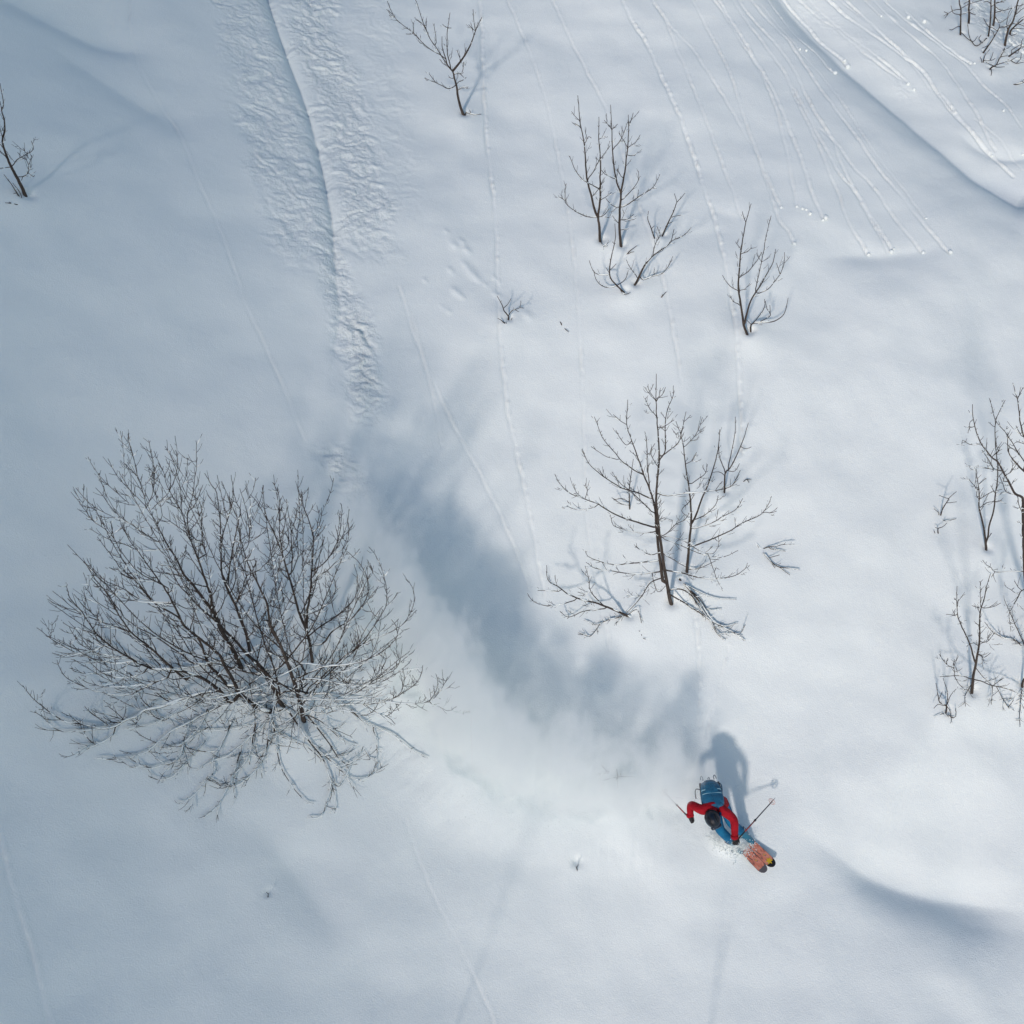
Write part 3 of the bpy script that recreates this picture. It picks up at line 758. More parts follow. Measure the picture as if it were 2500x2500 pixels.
 ('sprout', 'little upright sprout with forked twigs left below the top right grove', 'sprout', 6, [(1.8, 0, "G 880,1340 895,1260 930,1170 1020,1060")], """G 890,1290 980,1290 1080,1290 1140,1250
G 870,1330 820,1220
G 1040,1290 1095,1120"""),
 ('sapling', 'tiny bare sapling forked like antlers standing alone in the open snow', 'sapling', 6, [
   (3, 0, "S 930,1085 930,1050 890,1000 875,950 825,860")], """S 885,965 925,940 957,885
S 930,1045 970,995 1040,970 1050,905
S 1040,970 1075,975
S 930,1078 965,1070
S 1000,985 1030,1010"""),
 ('twig', 'short twig at the foot of the antler-shaped sapling', 'twig', 4, [(2, 0, "S 895,1115 870,1095 830,1070")], "S 890,1110 905,1105"),
 ('twig', 'faint thin twig lying alone right of the antler-shaped sapling', 'twig', 4, [(1.8, -.1, "S 1430,1120 1455,1160 1500,1200")], "S 1440,1140 1425,1125"),
 ('sprout', 'star-shaped sprout of bare twigs poking through the powder left of the skier', 'sprout', 4, [
   (2, 0, "X 845,470 842,380 830,275")], """X 845,455 750,470 650,490 525,530
X 845,450 1000,450 1130,445 1255,465
X 845,460 850,600 852,715
X 845,460 825,500 800,550
X 850,445 920,435 1000,430"""),
 ('twig', 'small forked twig just left of the star-shaped sprout', 'twig', 4, [(1.9, 0, "X 640,330 560,290 475,180")], """X 600,320 520,340 440,370 315,390
X 640,330 505,375"""),
 ('twig', 'twig tip standing in a small dark hollow in the open snow below the powder cloud', 'twig', 0, [(1.6, 0, "P 1409,2124 1408,2119 1406,2114")], "P 1408,2118 1412,2110"),
 ('twig', 'twig tip in a small dark hollow in the shaded snow at lower left', 'twig', 0, [(1.6, 0, "P 654,2190 655,2186 657,2180")], "P 655,2184 650,2178"),
 ('twig', 'pair of tiny snow-crusted twigs under the tip of the fallen bough', 'twig', 0, [(1.6, 0, "M 790,1850 800,1870 818,1878")], "M 790,1850 778,1825"),
 ('twig', 'tiny bare twig by the snowball track right of the three-forked sapling', 'twig', 0, [(1.6, 0, "M 1480,815 1500,800 1530,805")], "M 1500,800 1515,825"),
 ('twig', 'pair of small twigs in the snow between the straight sapling and the leaning shrub', 'twig', 0, [(2, 0, "Q 615,1225 650,1195 690,1165")], "Q 620,1220 668,1210"),
 ('twig', 'short slanting twig alone right below the leaning shrub', 'twig', 0, [(1.8, 0, "Q 875,1550 890,1530 910,1510")], "Q 885,1538 880,1530"),
]

BALL_LABELS = ['snowball ending the upper short track left of the gully', 'largest of three snowballs ending the wide short track beside the gully',
 'small snowball just above the largest of the three beside the gully', 'small snowball alone just above right of the curving sapling tips',
 'first from left of the row of four small snowballs in mid slope', 'second from left of the row of four small snowballs in mid slope',
 'third from left of the row of four small snowballs in mid slope', 'fourth and lowest of the row of four small snowballs in mid slope',
 'largest snowball in mid slope, right of the row of four', 'snowball ending a bent track right beside the curving sapling tips',
 'first from left of the snowballs resting along the faint hollow', 'second from left of the snowballs resting along the faint hollow',
 'tiny snowball stuck to the second one along the faint hollow', 'third large snowball from left along the faint hollow',
 'rightmost elongated snowball along the faint hollow', 'left one of two small snowballs lying between the upper tracks',
 'right one of two small snowballs lying between the upper tracks', 'small snowball ending a very short track near the top edge',
 'left one of the pair of snowballs just below the top right grove', 'right one of the pair of snowballs just below the top right grove',
 'upper of two snow clods on the rim of the dark gully', 'lower of two snow clods on the rim of the dark gully',
 'snowball where two tracks merge on the bank at far right', 'lone snowball beside a track on the bank right of the gully',
 'snowball at the right edge below the gully bank', 'right one of two big snow clods left of the top right grove',
 'left one of two big snow clods left of the top right grove', 'tiny snowball ending a thin faint track above the hollow',
 'small snowball touching the largest one in mid slope']
TREES += [
 ('sapling', 'bare sapling below the lower edge, its shadow falling left of centre', 'sapling', 4, [
   (2.2, 0, "P 1010,2770 1014,2700 1012,2630 1020,2560 1024,2515")],
   """P 1013,2680 980,2620 965,2560
P 1012,2660 1050,2600 1060,2540
P 1014,2620 990,2570 985,2530
P 1018,2590 1040,2560 1045,2520
P 1012,2650 1000,2590 1002,2540"""),
 ('sapling', 'bare sapling below the lower edge, its shadow falling right of centre', 'sapling', 4, [
   (2.2, 0, "P 1690,2790 1695,2740 1693,2690 1698,2640 1697,2600")],
   """P 1694,2730 1660,2690 1650,2640
P 1694,2720 1730,2680 1740,2630
P 1695,2690 1675,2650 1672,2615
P 1697,2660 1718,2630 1722,2600"""),
]
# ------------------------------------------------------------------ finish the snow: mounds at the trees, tracks, lumps
for t in TREES:
    f = trace(t[4][0][2])[0]; r0 = t[4][0][0]
    if -100 < f[0] < 2600 and r0 > 2.3:
        s = 0.10 + 0.035 * r0
        bump_at(f[0], f[1] + 6, s * 1.6, 0.022 * r0 ** 0.8)
        bump_at(f[0] + 4, f[1] - 5, 0.05 + 0.008 * r0, -0.035 - 0.006 * r0)
for px, py, rd, h in ((1408, 2104, .07, .06), (656, 2178, .06, .03)): bump_at(px, py, rd, -h); bump_at(px, py + 14, rd * 1.5, h * .12)
for px, py, rd, h in LUMPS: bump_at(px, py, rd * 0.72, h * 0.5, 1.8, R(-52))
bump_at(1782, 2052, .20, .13); bump_at(1806, 2050, .12, .07); bump_at(1765, 2048, .15, .07); bump_at(1826, 2044, .09, .05)
for wdt, hgt, bead, txt in TRACKS:
    D, T, L = line_field(trace(txt), 0.16, 0.1)
    m = np.abs(D) < 100
    if not m.any(): continue
    d, s = D[m], T[m]; wdt *= .88
    sd = rng.integers(1000)
    n1 = perm_noise(s / 0.11, np.full_like(s, 0.37 + sd), 5); n2 = perm_noise(s / 0.045, d / 0.045 + sd, 6); n3 = perm_noise(s / 0.8, np.full_like(s, 2.2 + sd), 7)
    amp = np.clip(0.8 + 1.0 * n3, 0.15, 1.8)
    wob = d + 0.018 * perm_noise(s / 0.3, np.full_like(s, sd + .7), 8)
    ridge = np.exp(-((wob - 0.35 * wdt) / (0.42 * wdt)) ** 2) * (1 - bead + bead * np.clip(0.55 + 1.3 * n1 + 0.5 * n2, 0, 1.7))
    groove = np.exp(-((wob + 0.25 * wdt) / (0.55 * wdt)) ** 2)
    HG[m] += 1.35 * hgt * amp * (0.85 * ridge - 0.85 * groove)
HG += 0.0012 * fbm(UU * 7, VV * 7, 91, 3)

# far sheet: the same surface carried on to ridge and valley
def tail(a, sgn, n, s0, grow=1.16):
    out, s, x = [], s0, a
    for _ in range(n): x += sgn * s; out.append(x); s *= grow
    return np.array(out)
AU = np.concatenate([tail(GU[0], -1, 44, 0.12)[::-1], GU, tail(GU[-1], 1, 44, 0.12)])
AV = np.concatenate([tail(GV[0], -1, 44, 0.12)[::-1], GV, tail(GV[-1], 1, 40, 0.12)])
FU, FV = np.meshgrid(AU, AV)
cu = np.clip(FU, GU[0], GU[-1]); cv = np.clip(FV, GV[0], GV[-1])
H = broad(cu, cv)
j0, i0 = 44, 44
edge_i = np.clip(np.arange(len(AU)) - i0, 0, len(GU) - 1); edge_j = np.clip(np.arange(len(AV)) - j0, 0, len(GV) - 1)
H = HG[np.ix_(edge_j, edge_i)]
out = np.maximum(np.abs(FU - cu), np.abs(FV - cv))
H = H * np.exp(-out / 30) + np.clip(out / 40, 0, 1) * 2.0 * fbm(FU / 25, FV / 25, 15, 3)
# profile of the hillside along the fall line
vv = AV; ang = SLOPE * smooth(vv, -90, -35) * (1 - 0.9 * smooth(vv, 60, 140))
Y = np.zeros_like(vv); Z = np.zeros_like(vv); z0 = np.searchsorted(vv, 0)
dy = np.diff(vv); mid = 0.5 * (ang[1:] + ang[:-1])
Y[1:] = np.cumsum(dy * np.cos(mid)); Z[1:] = np.cumsum(dy * np.sin(mid)); 
f0 = np.interp(0, vv, Y), np.interp(0, vv, Z); Y -= f0[0]; Z -= f0[1]
nY = -np.sin(ang); nZ = np.cos(ang)
PX = FU; PY = Y[:, None] + H * nY[:, None]; PZ = Z[:, None] + H * nZ[:, None]
co = np.stack([PX, PY, PZ], -1).reshape(-1, 3).astype(np.float32)
nr, nc = FU.shape
idx = np.arange(nr * nc, dtype=np.int32).reshape(nr, nc)
quads = np.stack([idx[:-1, :-1], idx[:-1, 1:], idx[1:, 1:], idx[1:, :-1]], -1).reshape(-1, 4)
me = bpy.data.meshes.new('snow_slope'); me.vertices.add(len(co)); me.vertices.foreach_set('co', co.ravel())
me.loops.add(quads.size); me.loops.foreach_set('vertex_index', quads.ravel())
me.polygons.add(len(quads)); me.polygons.foreach_set('loop_start', np.arange(0, quads.size, 4, dtype=np.int32))
me.polygons.foreach_set('use_smooth', np.ones(len(quads), bool)); me.update(); me.validate()

def snow_material(name, bump=0.35, churned=False):
    m = bpy.data.materials.new(name); t, b = nodes_of(m)
    b.inputs['Base Color'].default_value = (0.818, 0.885, 0.868, 1); b.inputs['Roughness'].default_value = 0.75
    b.inputs['Specular IOR Level'].default_value = 0.15
    tc = t.nodes.new('ShaderNodeTexCoord')
    def nz(sc, det, ro):
        n = t.nodes.new('ShaderNodeTexNoise'); n.inputs['Scale'].default_value = sc; n.inputs['Detail'].default_value = det; n.inputs['Roughness'].default_value = ro
        t.links.new(tc.outputs['Object'], n.inputs['Vector']); return n
    bp = t.nodes.new('ShaderNodeBump'); bp.inputs['Strength'].default_value = bump; bp.inputs['Distance'].default_value = 0.012
    t.links.new(nz(48, 3, .7).outputs['Fac'], bp.inputs['Height']); last = bp
    if churned:
        b0 = t.nodes.new('ShaderNodeBump'); b0.inputs['Strength'].default_value = .12; b0.inputs['Distance'].default_value = .05
        t.links.new(nz(5.5, 3, .55).outputs['Fac'], b0.inputs['Height']); t.links.new(b0.outputs[0], bp.inputs['Normal'])
        at = t.nodes.new('ShaderNodeAttribute'); at.attribute_name = 'rough'
        mu = t.nodes.new('ShaderNodeMath'); mu.operation = 'MULTIPLY'; mu.use_clamp = True; mu.inputs[1].default_value = 0.75; t.links.new(at.outputs['Fac'], mu.inputs[0])
        b2 = t.nodes.new('ShaderNodeBump'); b2.inputs['Distance'].default_value = 0.05; t.links.new(mu.outputs[0], b2.inputs['Strength'])
        t.links.new(nz(13, 4, .62).outputs['Fac'], b2.inputs['Height']); t.links.new(bp.outputs[0], b2.inputs['Normal']); last = b2
    t.links.new(last.outputs[0], b.inputs['Normal'])
    return m
SNOW = snow_material('snow', 0.6, True)
CRUST = snow_material('branch_snow', 0.5)
at = me.attributes.new('rough', 'FLOAT', 'POINT'); at.data.foreach_set('value', np.where(out > 0, 0, rough[np.ix_(edge_j, edge_i)]).astype(np.float32).ravel())
me.materials.append(SNOW)
slope = bpy.data.objects.new('snow_slope', me); COL.objects.link(slope); tag(slope, kind='structure')

# steep unseen spur, added and shaped so its blurred edge shades the left slope
def make_shade_spur(dist=140.0, u_edge=-5.6):
    az = unit(np.array([SUN_W[0], SUN_W[1], 0])); rt = np.array([-az[1], az[0], 0]); rt = rt if rt[0] > 0 else -rt
    k = SUN_W[2] / math.hypot(SUN_W[0], SUN_W[1])
    def hit(p): return np.array([p @ rt, p[2] + k * (dist - p @ az)])
    a = hit(to_w(np.array([u_edge + 2.5, -9.0, 0.9]))); b = hit(to_w(np.array([u_edge - .3, 12.0, 0.9]))); e = (b - a) / (b[1] - a[1])
    vs, fs = [], []; nz, nd = 40, 14; z0, z1 = -75.0, b[1] + 14
    rs = np.random.default_rng(4)
    for i in range(nz + 1):
        z = z0 + (z1 - z0) * i / nz; l_ = a[0] + e[0] * (z - a[1]) + (.8 * math.sin(z * .35) + .5 * math.sin(z * .9 + 1) if not a[1] - 3 < z < b[1] + 3 else 0)
        prof = [(l_ - 190, -30 + 40 * i / nz), (l_ - 120, -45 + 45 * i / nz), (l_ - 60, -50 + 42 * i / nz), (l_ - 18, -44 + 36 * i / nz), (l_ - 5, -20 + 14 * i / nz), (l_, 0), (l_ - 4, 14), (l_ - 30, 60 - 20 * i / nz), (l_ - 190, 90 - 40 * i / nz)]
        for l2, dd in prof: vs.append(az * (dist + dd) + rt * l2 + np.array([0, 0, z]) + (rs.normal(0, .8, 3) * (0 if dd == 0 else 1)))
    m = len(prof)
    for i in range(nz):
        for j in range(m - 1): fs.append((i * m + j, i * m + j + 1, (i + 1) * m + j + 1, (i + 1) * m + j))
    fs.append(tuple(nz * m + j for j in range(m)))
    rock = plain('shade_spur_rock_and_snow', (.80, .82, .84), .8, noise=(.12, (.16, .15, .15), .52, .62))
    tag(mesh_obj('added_shade_spur', vs, fs, rock), kind='structure')
def unit(a): return a / (np.linalg.norm(a) + 1e-12)
SHADE_EDGE_U = -5.6
make_shade_spur(140.0, SHADE_EDGE_U)

# ------------------------------------------------------------------ trees
def bark_material():
    m = bpy.data.materials.new('bark'); t, b = nodes_of(m)
    tc = t.nodes.new('ShaderNodeTexCoord'); n = t.nodes.new('ShaderNodeTexNoise'); n.inputs['Scale'].default_value = 14; n.inputs['Detail'].default_value = 6
    n.inputs['Roughness'].default_value = 0.7
    mp = t.nodes.new('ShaderNodeMapping'); mp.inputs['Scale'].default_value = (1, 1, 0.35)
    t.links.new(tc.outputs['Object'], mp.inputs[0]); t.links.new(mp.outputs[0], n.inputs['Vector'])
    r = t.nodes.new('ShaderNodeValToRGB'); e = r.color_ramp.elements
    e[0].position = .3; e[0].color = (.026, .021, .019, 1); e[1].position = .62; e[1].color = (.075, .060, .050, 1)
    x = r.color_ramp.elements.new(.78); x.color = (.13, .11, .095, 1)
    t.links.new(n.outputs['Fac'], r.inputs[0]); t.links.new(r.outputs[0], b.inputs['Base Color'])
    b.inputs['Roughness'].default_value = .85; b.inputs['Specular IOR Level'].default_value = .2
    bp = t.nodes.new('ShaderNodeBump'); bp.inputs['Strength'].default_value = .6; bp.inputs['Distance'].default_value = .01
    t.links.new(n.outputs['Fac'], bp.inputs['Height']); t.links.new(bp.outputs[0], b.inputs['Normal'])
    return m
BARK = bark_material()

class Tubes:
    def __init__(s): s.v, s.f, s.n = [], [], 0
    def add(s, pts, rad, sides=5, cap=True):
        pts = np.asarray(pts, float); k = len(pts)
        if k < 2: return
        tan = np.gradient(pts, axis=0); tan /= np.linalg.norm(tan, axis=1)[:, None] + 1e-12
        ref = np.array([0.3, 0.9, 0.2]); a = np.cross(tan, ref); a /= np.linalg.norm(a, axis=1)[:, None] + 1e-12
        b = np.cross(tan, a); th = np.linspace(0, 2 * math.pi, sides, endpoint=False)
        ring = pts[:, None] + np.asarray(rad)[:, None, None] * (np.cos(th)[None, :, None] * a[:, None] + np.sin(th)[None, :, None] * b[:, None])
        base = s.n; s.v.append(ring.reshape(-1, 3)); s.n += k * sides
        for i in range(k - 1):
            for j in range(sides):
                j2 = (j + 1) % sides; p = base + i * sides; q = p + sides
                s.f.append((p + j, p + j2, q + j2, q + j))
        if cap:
            s.f.append(tuple(base + (k - 1) * sides + j for j in range(sides))); s.f.append(tuple(base + j for j in reversed(range(sides))))
    def build(s, name, mat, parent):
        if not s.v: return None
        return mesh_obj(name, np.vstack(s.v), s.f, mat, parent)

def unit(a): return a / (np.linalg.norm(a) + 1e-12)
UPV = np.array([0, 0, 1.0])
def frame3d(pix, r_px, start3, lean, k, foot=False):
    """3-D course of a traced stem: it lies in an upright plane (leaning a little downhill) through its start, drifting in depth by k"""
    tv = np.array([0, -math.sin(R(lean)), math.cos(R(lean))]); nrm = np.cross(U, tv)
    out, rad, run, prev, off = [], [], 0.0, None, 0.0
    for (x, y), rp in zip(pix, r_px):
        d = ray(x, y); t = ((start3 - CAM) @ nrm) / (d @ nrm)
        if prev is not None:
            seg = math.hypot(x - prev[0], y - prev[1]) * t / FPX
            down = (y - prev[1]) * t / FPX
            off += seg * k + (-0.62 * max(down, 0))       # what sinks in the picture hangs out towards the viewer
        prev = (x, y)
        t2 = t + off
        if -150 < x < 2650 and -250 < y < 2850:
            tg = ground_t(min(max(x, -60), 2560), min(max(y, -120), 2820)); lim = tg - (0.0 if (foot and not out) else 0.035 + rp * t / FPX)
            if t2 > lim and not (foot and len(out) < 3): t2 = lim
        out.append(CAM + t2 * d); rad.append(rp * t2 / FPX)
    return np.array(out), np.array(rad)
def wiggle(p, a):
    n = len(p)
    if n < 4: return p
    w = rng.normal(0, a, (n, 3)); w = (w + np.roll(w, 1, 0)) / 2; w[0] = 0; w[-1] = 0
    return p + w
def add_twigs(tb, snow, P, rad, amount, size, first=0.25, twig_r=0.0036):
    seg = np.linalg.norm(np.diff(P, axis=0), axis=1); s = np.concatenate([[0], np.cumsum(seg)]); L = s[-1]
    pos = L * first + rng.random() * .1; roll = rng.random() * 6
    while pos < L * 0.98:
        i = min(np.searchsorted(s, pos), len(P) - 1); i = max(i, 1)
        f = (pos - s[i - 1]) / max(seg[i - 1], 1e-6); p = P[i - 1] + f * (P[i] - P[i - 1]); T = unit(P[i] - P[i - 1])
        a = unit(np.cross(T, np.array([.2, .5, .84]))); b = np.cross(T, a); roll += math.pi / 2 + rng.normal(0, .4)
        side = math.cos(roll) * a + math.sin(roll) * b
        for sg in (1, -1):
            if rng.random() < .18: continue
            ln = size * (0.35 + rng.random() ** 2 * 1.5) * (0.45 + 0.55 * min(1, (L - pos) / L * 1.6))
            dr = unit(T * (0.75 + .3 * rng.random()) + sg * side * .8); q = [p]
            n = 4 if ln > .18 else 3
            for j in range(n):
                dr = unit(dr + UPV * .20 + rng.normal(0, .07, 3)); q.append(q[-1] + dr * ln / n)
            r0 = min(twig_r * 1.25, rad[i] * .8 + .001); rr = np.linspace(r0, twig_r * .62, n + 1)
            tb.add(q, rr, 3)
            if ln > size * .9 and rng.random() < .75:             # side shoots
                for m in (1, 2):
                    if m >= len(q): break
                    d2 = unit(unit(q[m] - q[m - 1]) + rng.normal(0, .42, 3)); l2 = ln * (.25 + .3 * rng.random())
                    e = [q[m], q[m] + d2 * l2 * .5, q[m] + unit(d2 + UPV * .4) * l2]
                    tb.add(e, [twig_r * .9, twig_r * .8, twig_r * .6], 3)
            if snow is not None and rng.random() < .6 and abs(dr[2]) < .9:
                snow.add(np.array(q[:3]) + UPV * r0 * .8, np.array([.6, 1.0, .3]) * (r0 * 1.35 + .0022), 4)
        pos += amount * (0.6 + .8 * rng.random())
def add_snow(snow, P, rad, heavy, plus=0.0):
    """snow lying along the upper side of a stem, broken up, with more on flat runs"""
    if len(P) < 3: return
    seg = np.linalg.norm(np.diff(P, axis=0), axis=1); s = np.concatenate([[0], np.cumsum(seg)])
    n = max(4, int(s[-1] / .035)); q = np.linspace(0, s[-1], n)
    X = np.stack([np.interp(q, s, P[:, c]) for c in range(3)], 1); rr = np.interp(q, s, rad)
    T = np.gradient(X, axis=0); T /= np.linalg.norm(T, axis=1)[:, None] + 1e-9
    flat = 1 - np.abs(T[:, 2])
    nz = perm_noise(q / .16, np.full_like(q, rng.random() * 99), 9) + .5 * perm_noise(q / .05, np.full_like(q, rng.random() * 99), 10)
    score = flat * 1.5 * heavy + nz * 1.0 - .80 + plus
    on = score > 0; i = 0
    while i < n:
        if on[i]:
            j = i
            while j + 1 < n and on[j + 1]: j += 1
            if j - i >= 2:
                k = np.arange(i, j + 1); env = np.sin(np.linspace(.25, math.pi - .25, len(k))) ** .5
                r = (rr[k] * (.7 + .45 * np.clip(score[k], 0, 1)) + .0035 * np.clip(.4 + score[k], 0, 1.3)) * env
                snow.add(X[k] + UPV * (rr[k] * .55 + r * .35)[:, None], r, 5)
            i = j + 1
        else: i += 1

def side_branches(tb, snow, P, rad, every, heavy):
    """crooked side branches with their own twigs, filling the crown"""
    seg = np.linalg.norm(np.diff(P, axis=0), axis=1); s = np.concatenate([[0], np.cumsum(seg)]); L = s[-1]
    pos = .35 + rng.random() * .2
    while pos < L * .82:
        i = max(1, min(np.searchsorted(s, pos), len(P) - 1)); p = P[i]; T = unit(P[i] - P[i - 1])
        d = rng.normal(0, 1, 3); d = unit(d - T * (d @ T)); d = unit(T * .75 + d * .85 + UPV * .15)
        ln = (.35 + .75 * rng.random()) * (.3 + .7 * (1 - pos / L)); n = 7; q = [p]
        for j in range(n):
            d = unit(d + UPV * .15 + rng.normal(0, .075, 3)); q.append(q[-1] + d * ln / n)
        q = np.array(q); sq = np.array([to_s(x) for x in q])
        if all(x[2] > sample(HG, x[0], x[1]) + .04 for x in sq):
            r0 = min(rad[i] * .6, .009); rr = np.linspace(r0, .0034, n + 1)
            tb.add(q, rr, 4); add_twigs(tb, snow, q, rr, .14, .15, .15); add_snow(snow, q, rr, heavy)
        pos += every * (.5 + rng.random())

def build_tree(spec):
    name, label, cat, lean, stems, br = spec
    foot = trace(stems[0][2])[0]
    fx, fy = foot
    t0 = ground_t(fx, fy); base = CAM + t0 * ray(fx, fy)
    root = empty(name, base); tag(root, label, cat)
    big = stems[0][0] >= 4
    heavy = {'tree': .9, 'shrub': 1.0, 'fallen_bough': .8, 'bough': .6}.get(name, .62)
    if name == 'tree' and stems[0][0] > 9 and fx < 2000: heavy = 1.5
    if fy < 160 and fx > 2200: heavy = .45
    done = []                                   # (pixel course, depth points, radii)
    snow = Tubes()
    def attach(p, tol):
        best = None
        for pix, P, rad in done:
            dd = np.hypot(pix[:, 0] - p[0], pix[:, 1] - p[1]); i = int(dd.argmin())
            if dd[i] < tol and (best is None or dd[i] < best[0]): best = (dd[i], P[i], rad[i])
        return best
    jobs = [(s[2], s[0] * ((.60 if len(stems) > 8 else .74) if s[0] >= 3 else .85), s[1], True) for s in stems] + [(b, None, None, False) for b in br.split('\n') if b.strip()]
    huge = fx < 1000 and stems[0][0] > 9
    for txt, r0, k, stem in jobs:
        raw = trace(txt); pix = densify(raw, 9.0 if len(raw) > 2 else 6.0)
        ln = np.linalg.norm(np.diff(pix, axis=0), axis=1).sum()
        hit = attach(pix[0], 30 if done else 0)
        on_ground = stem and (hit is None or hit[0] > 9) and (not done or hit is None)
        if hit is not None and not on_ground:
            start = hit[1]
        else:
            x, y = min(max(pix[0][0], -60), 2600), min(max(pix[0][1], -60), 2820); start = CAM + ground_t(x, y) * ray(*pix[0])
        if not stem:
            r0 = min(0.8 + ln / 190, 2.4 if big else 1.8)
            if hit is not None: r0 = min(r0, max(.9, hit[2] / (np.linalg.norm(hit[1] - CAM) / FPX) * .8))
            k = float(rng.uniform(-.28, .28)) * (1.0 if big else .7)
        tip = 0.65
        f = np.linspace(0, 1, len(pix)); rp = r0 + (tip - r0) * f ** .8
        P, rad = frame3d(pix, rp, start, lean, k, foot=on_ground)
        if hit is not None and not on_ground: P[0] = hit[1]
        elif on_ground:                                   # run into the snow
            d0 = unit(P[min(3, len(P) - 1)] - P[0]); P = np.vstack([P[0] - d0 * .10, P]); rad = np.concatenate([[rad[0] * 1.05], rad]); pix = np.vstack([pix[:1], pix])
        P = wiggle(P, .0028 if big else .002)
        done.append((pix, P, rad))
        tb = Tubes(); tb.add(P, rad, 8 if r0 > 5 else 6 if r0 > 2.5 else 5)
        if big:
            add_twigs(tb, snow, P, rad, (.16 if huge else .115) if not stem else .15, .24 if huge else .15, .12 if not stem else .35)
        elif ln > 40:
            add_twigs(tb, snow, P, rad, .16, .07, .25)
        add_snow(snow, P, rad, heavy, .26 if stem else .06)
        if big and huge: side_branches(tb, snow, P, rad, .26 if stem else .55, heavy)
        tb.build('trunk' if stem else 'branch', BARK, root)
    so = snow.build('snow_cover', CRUST, root)
    if so: so['kind'] = 'stuff'
    return root
for spec in TREES: build_tree(spec)

# ------------------------------------------------------------------ snowballs
bm = bmesh.new(); bmesh.ops.create_icosphere(bm, subdivisions=3, radius=0.5)
balls_me = []
for q in range(4):
    me_ = bpy.data.meshes.new('snowball'); b2 = bm.copy()
    for v in b2.verts:
        c = np.array(v.co); n = math.sin(c[0] * 9 + q) * math.cos(c[1] * 8 - q * 2) * .06 + math.sin(c[2] * 15 + c[0] * 11 + q) * .03
        v.co *= 1 + n
    b2.to_mesh(me_); b2.free(); me_.polygons.foreach_set('use_smooth', np.ones(len(me_.polygons), bool)); me_.materials.append(CRUST); balls_me.append(me_)
for i, (p, dpx) in enumerate(zip(trace(BALLS), BALL_D)):
    t = ground_t(*p); r_ = dpx * t / FPX * .78
    o = bpy.data.objects.new('snowball', balls_me[i % 4]); COL.objects.link(o)
    o.location = CAM + t * ray(*p) + W * r_ * .30; o.scale = (r_ * 1.05, r_, r_ * .92); o.rotation_euler = (i * 1.3, i * .7, i)
    tag(o, BALL_LABELS[i], 'snowball', 'snowballs at the ends of their tracks')
# ------------------------------------------------------------------ the skier
def J(px, py, n):
    """point seen at a photo pixel, n metres out of the snow surface"""
    d = to_s(ray(px, py)); t = -CAM_S[2] / d[2]
    for _ in range(10):
        p = CAM_S + t * d; t += 0.8 * (sample(HG_BASE, p[0], p[1]) + n - p[2]) / d[2]
    return CAM + t * ray(px, py)
RED = plain('red_jacket', (.27, .004, .012), .75, spec=.15, noise=(9, (.36, .008, .018), .35, .7))
BLUE = plain('blue_trousers', (.004, .10, .21), .7, spec=.15, noise=(8, (.008, .14, .28), .35, .7))
TEAL = plain('teal_pack_cloth', (.006, .10, .19), .65, noise=(12, (.010, .14, .25), .3, .7))
TEAL2 = plain('teal_pack_dark', (.006, .05, .085), .7)
PIPE = plain('pale_piping', (.30, .55, .62), .5)
BLACK = plain('black_cloth', (.012, .012, .014), .7)
HELM = plain('helmet_shell', (.004, .009, .018), .42, spec=.3, noise=(6, (.006, .014, .026), .4, .6))
SKIN = plain('skin', (.52, .30, .22), .55)
LENS = plain('goggle_lens', (.02, .03, .05), .12, .4)
SHAFT = plain('pole_shaft', (.11, .105, .11), .4, .5)
POLE_RED = plain('pole_red_section', (.30, .035, .03), .45)
PALE = plain('pole_basket_plastic', (.62, .50, .48), .5)
BOOT = plain('boot_shell', (.014, .15, .24), .4)
GREY = plain('metal_grey', (.2, .2, .21), .35, .8)

for m_ in (RED, BLUE, TEAL):                          # creases in the cloth
    t_, b_ = nodes_of(m_); tc_ = t_.nodes.new('ShaderNodeTexCoord'); n_ = t_.nodes.new('ShaderNodeTexNoise'); n_.inputs['Scale'].default_value = 11; n_.inputs['Detail'].default_value = 3; n_.inputs['Distortion'].default_value = 1.2
    u_ = t_.nodes.new('ShaderNodeBump'); u_.inputs['Strength'].default_value = .8; u_.inputs['Distance'].default_value = .035
    t_.links.new(tc_.outputs['Object'], n_.inputs['Vector']); t_.links.new(n_.outputs['Fac'], u_.inputs['Height']); t_.links.new(u_.outputs[0], b_.inputs['Normal'])

def skin_mesh(name, pts, edges, rad, mats, parent, pick=None, root=0, sub=2):
    me_ = bpy.data.meshes.new(name + '_cage'); me_.from_pydata([tuple(p) for p in pts], edges, [])
    ob = bpy.data.objects.new(name + '_cage', me_); COL.objects.link(ob)
    ob.modifiers.new('skin', 'SKIN').use_smooth_shade = True
    if not me_.skin_vertices:
        bpy.context.view_layer.objects.active = ob; bpy.ops.object.modifier_add(type='SKIN') if False else None
    sv = me_.skin_vertices[0].data
    for i, r_ in enumerate(rad):
        sv[i].radius = r_ if isinstance(r_, tuple) else (r_, r_); sv[i].use_root = (i == root)
    s_ = ob.modifiers.new('sub', 'SUBSURF'); s_.levels = sub; s_.render_levels = sub
    dg = bpy.context.evaluated_depsgraph_get(); out = bpy.data.meshes.new_from_object(ob.evaluated_get(dg))
    bpy.data.objects.remove(ob); bpy.data.meshes.remove(me_)
    out.name = name; out.materials.clear()
    for m in mats: out.materials.append(m)
    out.polygons.foreach_set('use_smooth', np.ones(len(out.polygons), bool))
    if pick:
        for p in out.polygons: p.material_index = pick(np.array(p.center))
    o = bpy.data.objects.new(name, out); COL.objects.link(o)
    if parent is not None:
        o.parent = parent; o.matrix_parent_inverse = Matrix.Translation(-Vector(parent.location))
    return o
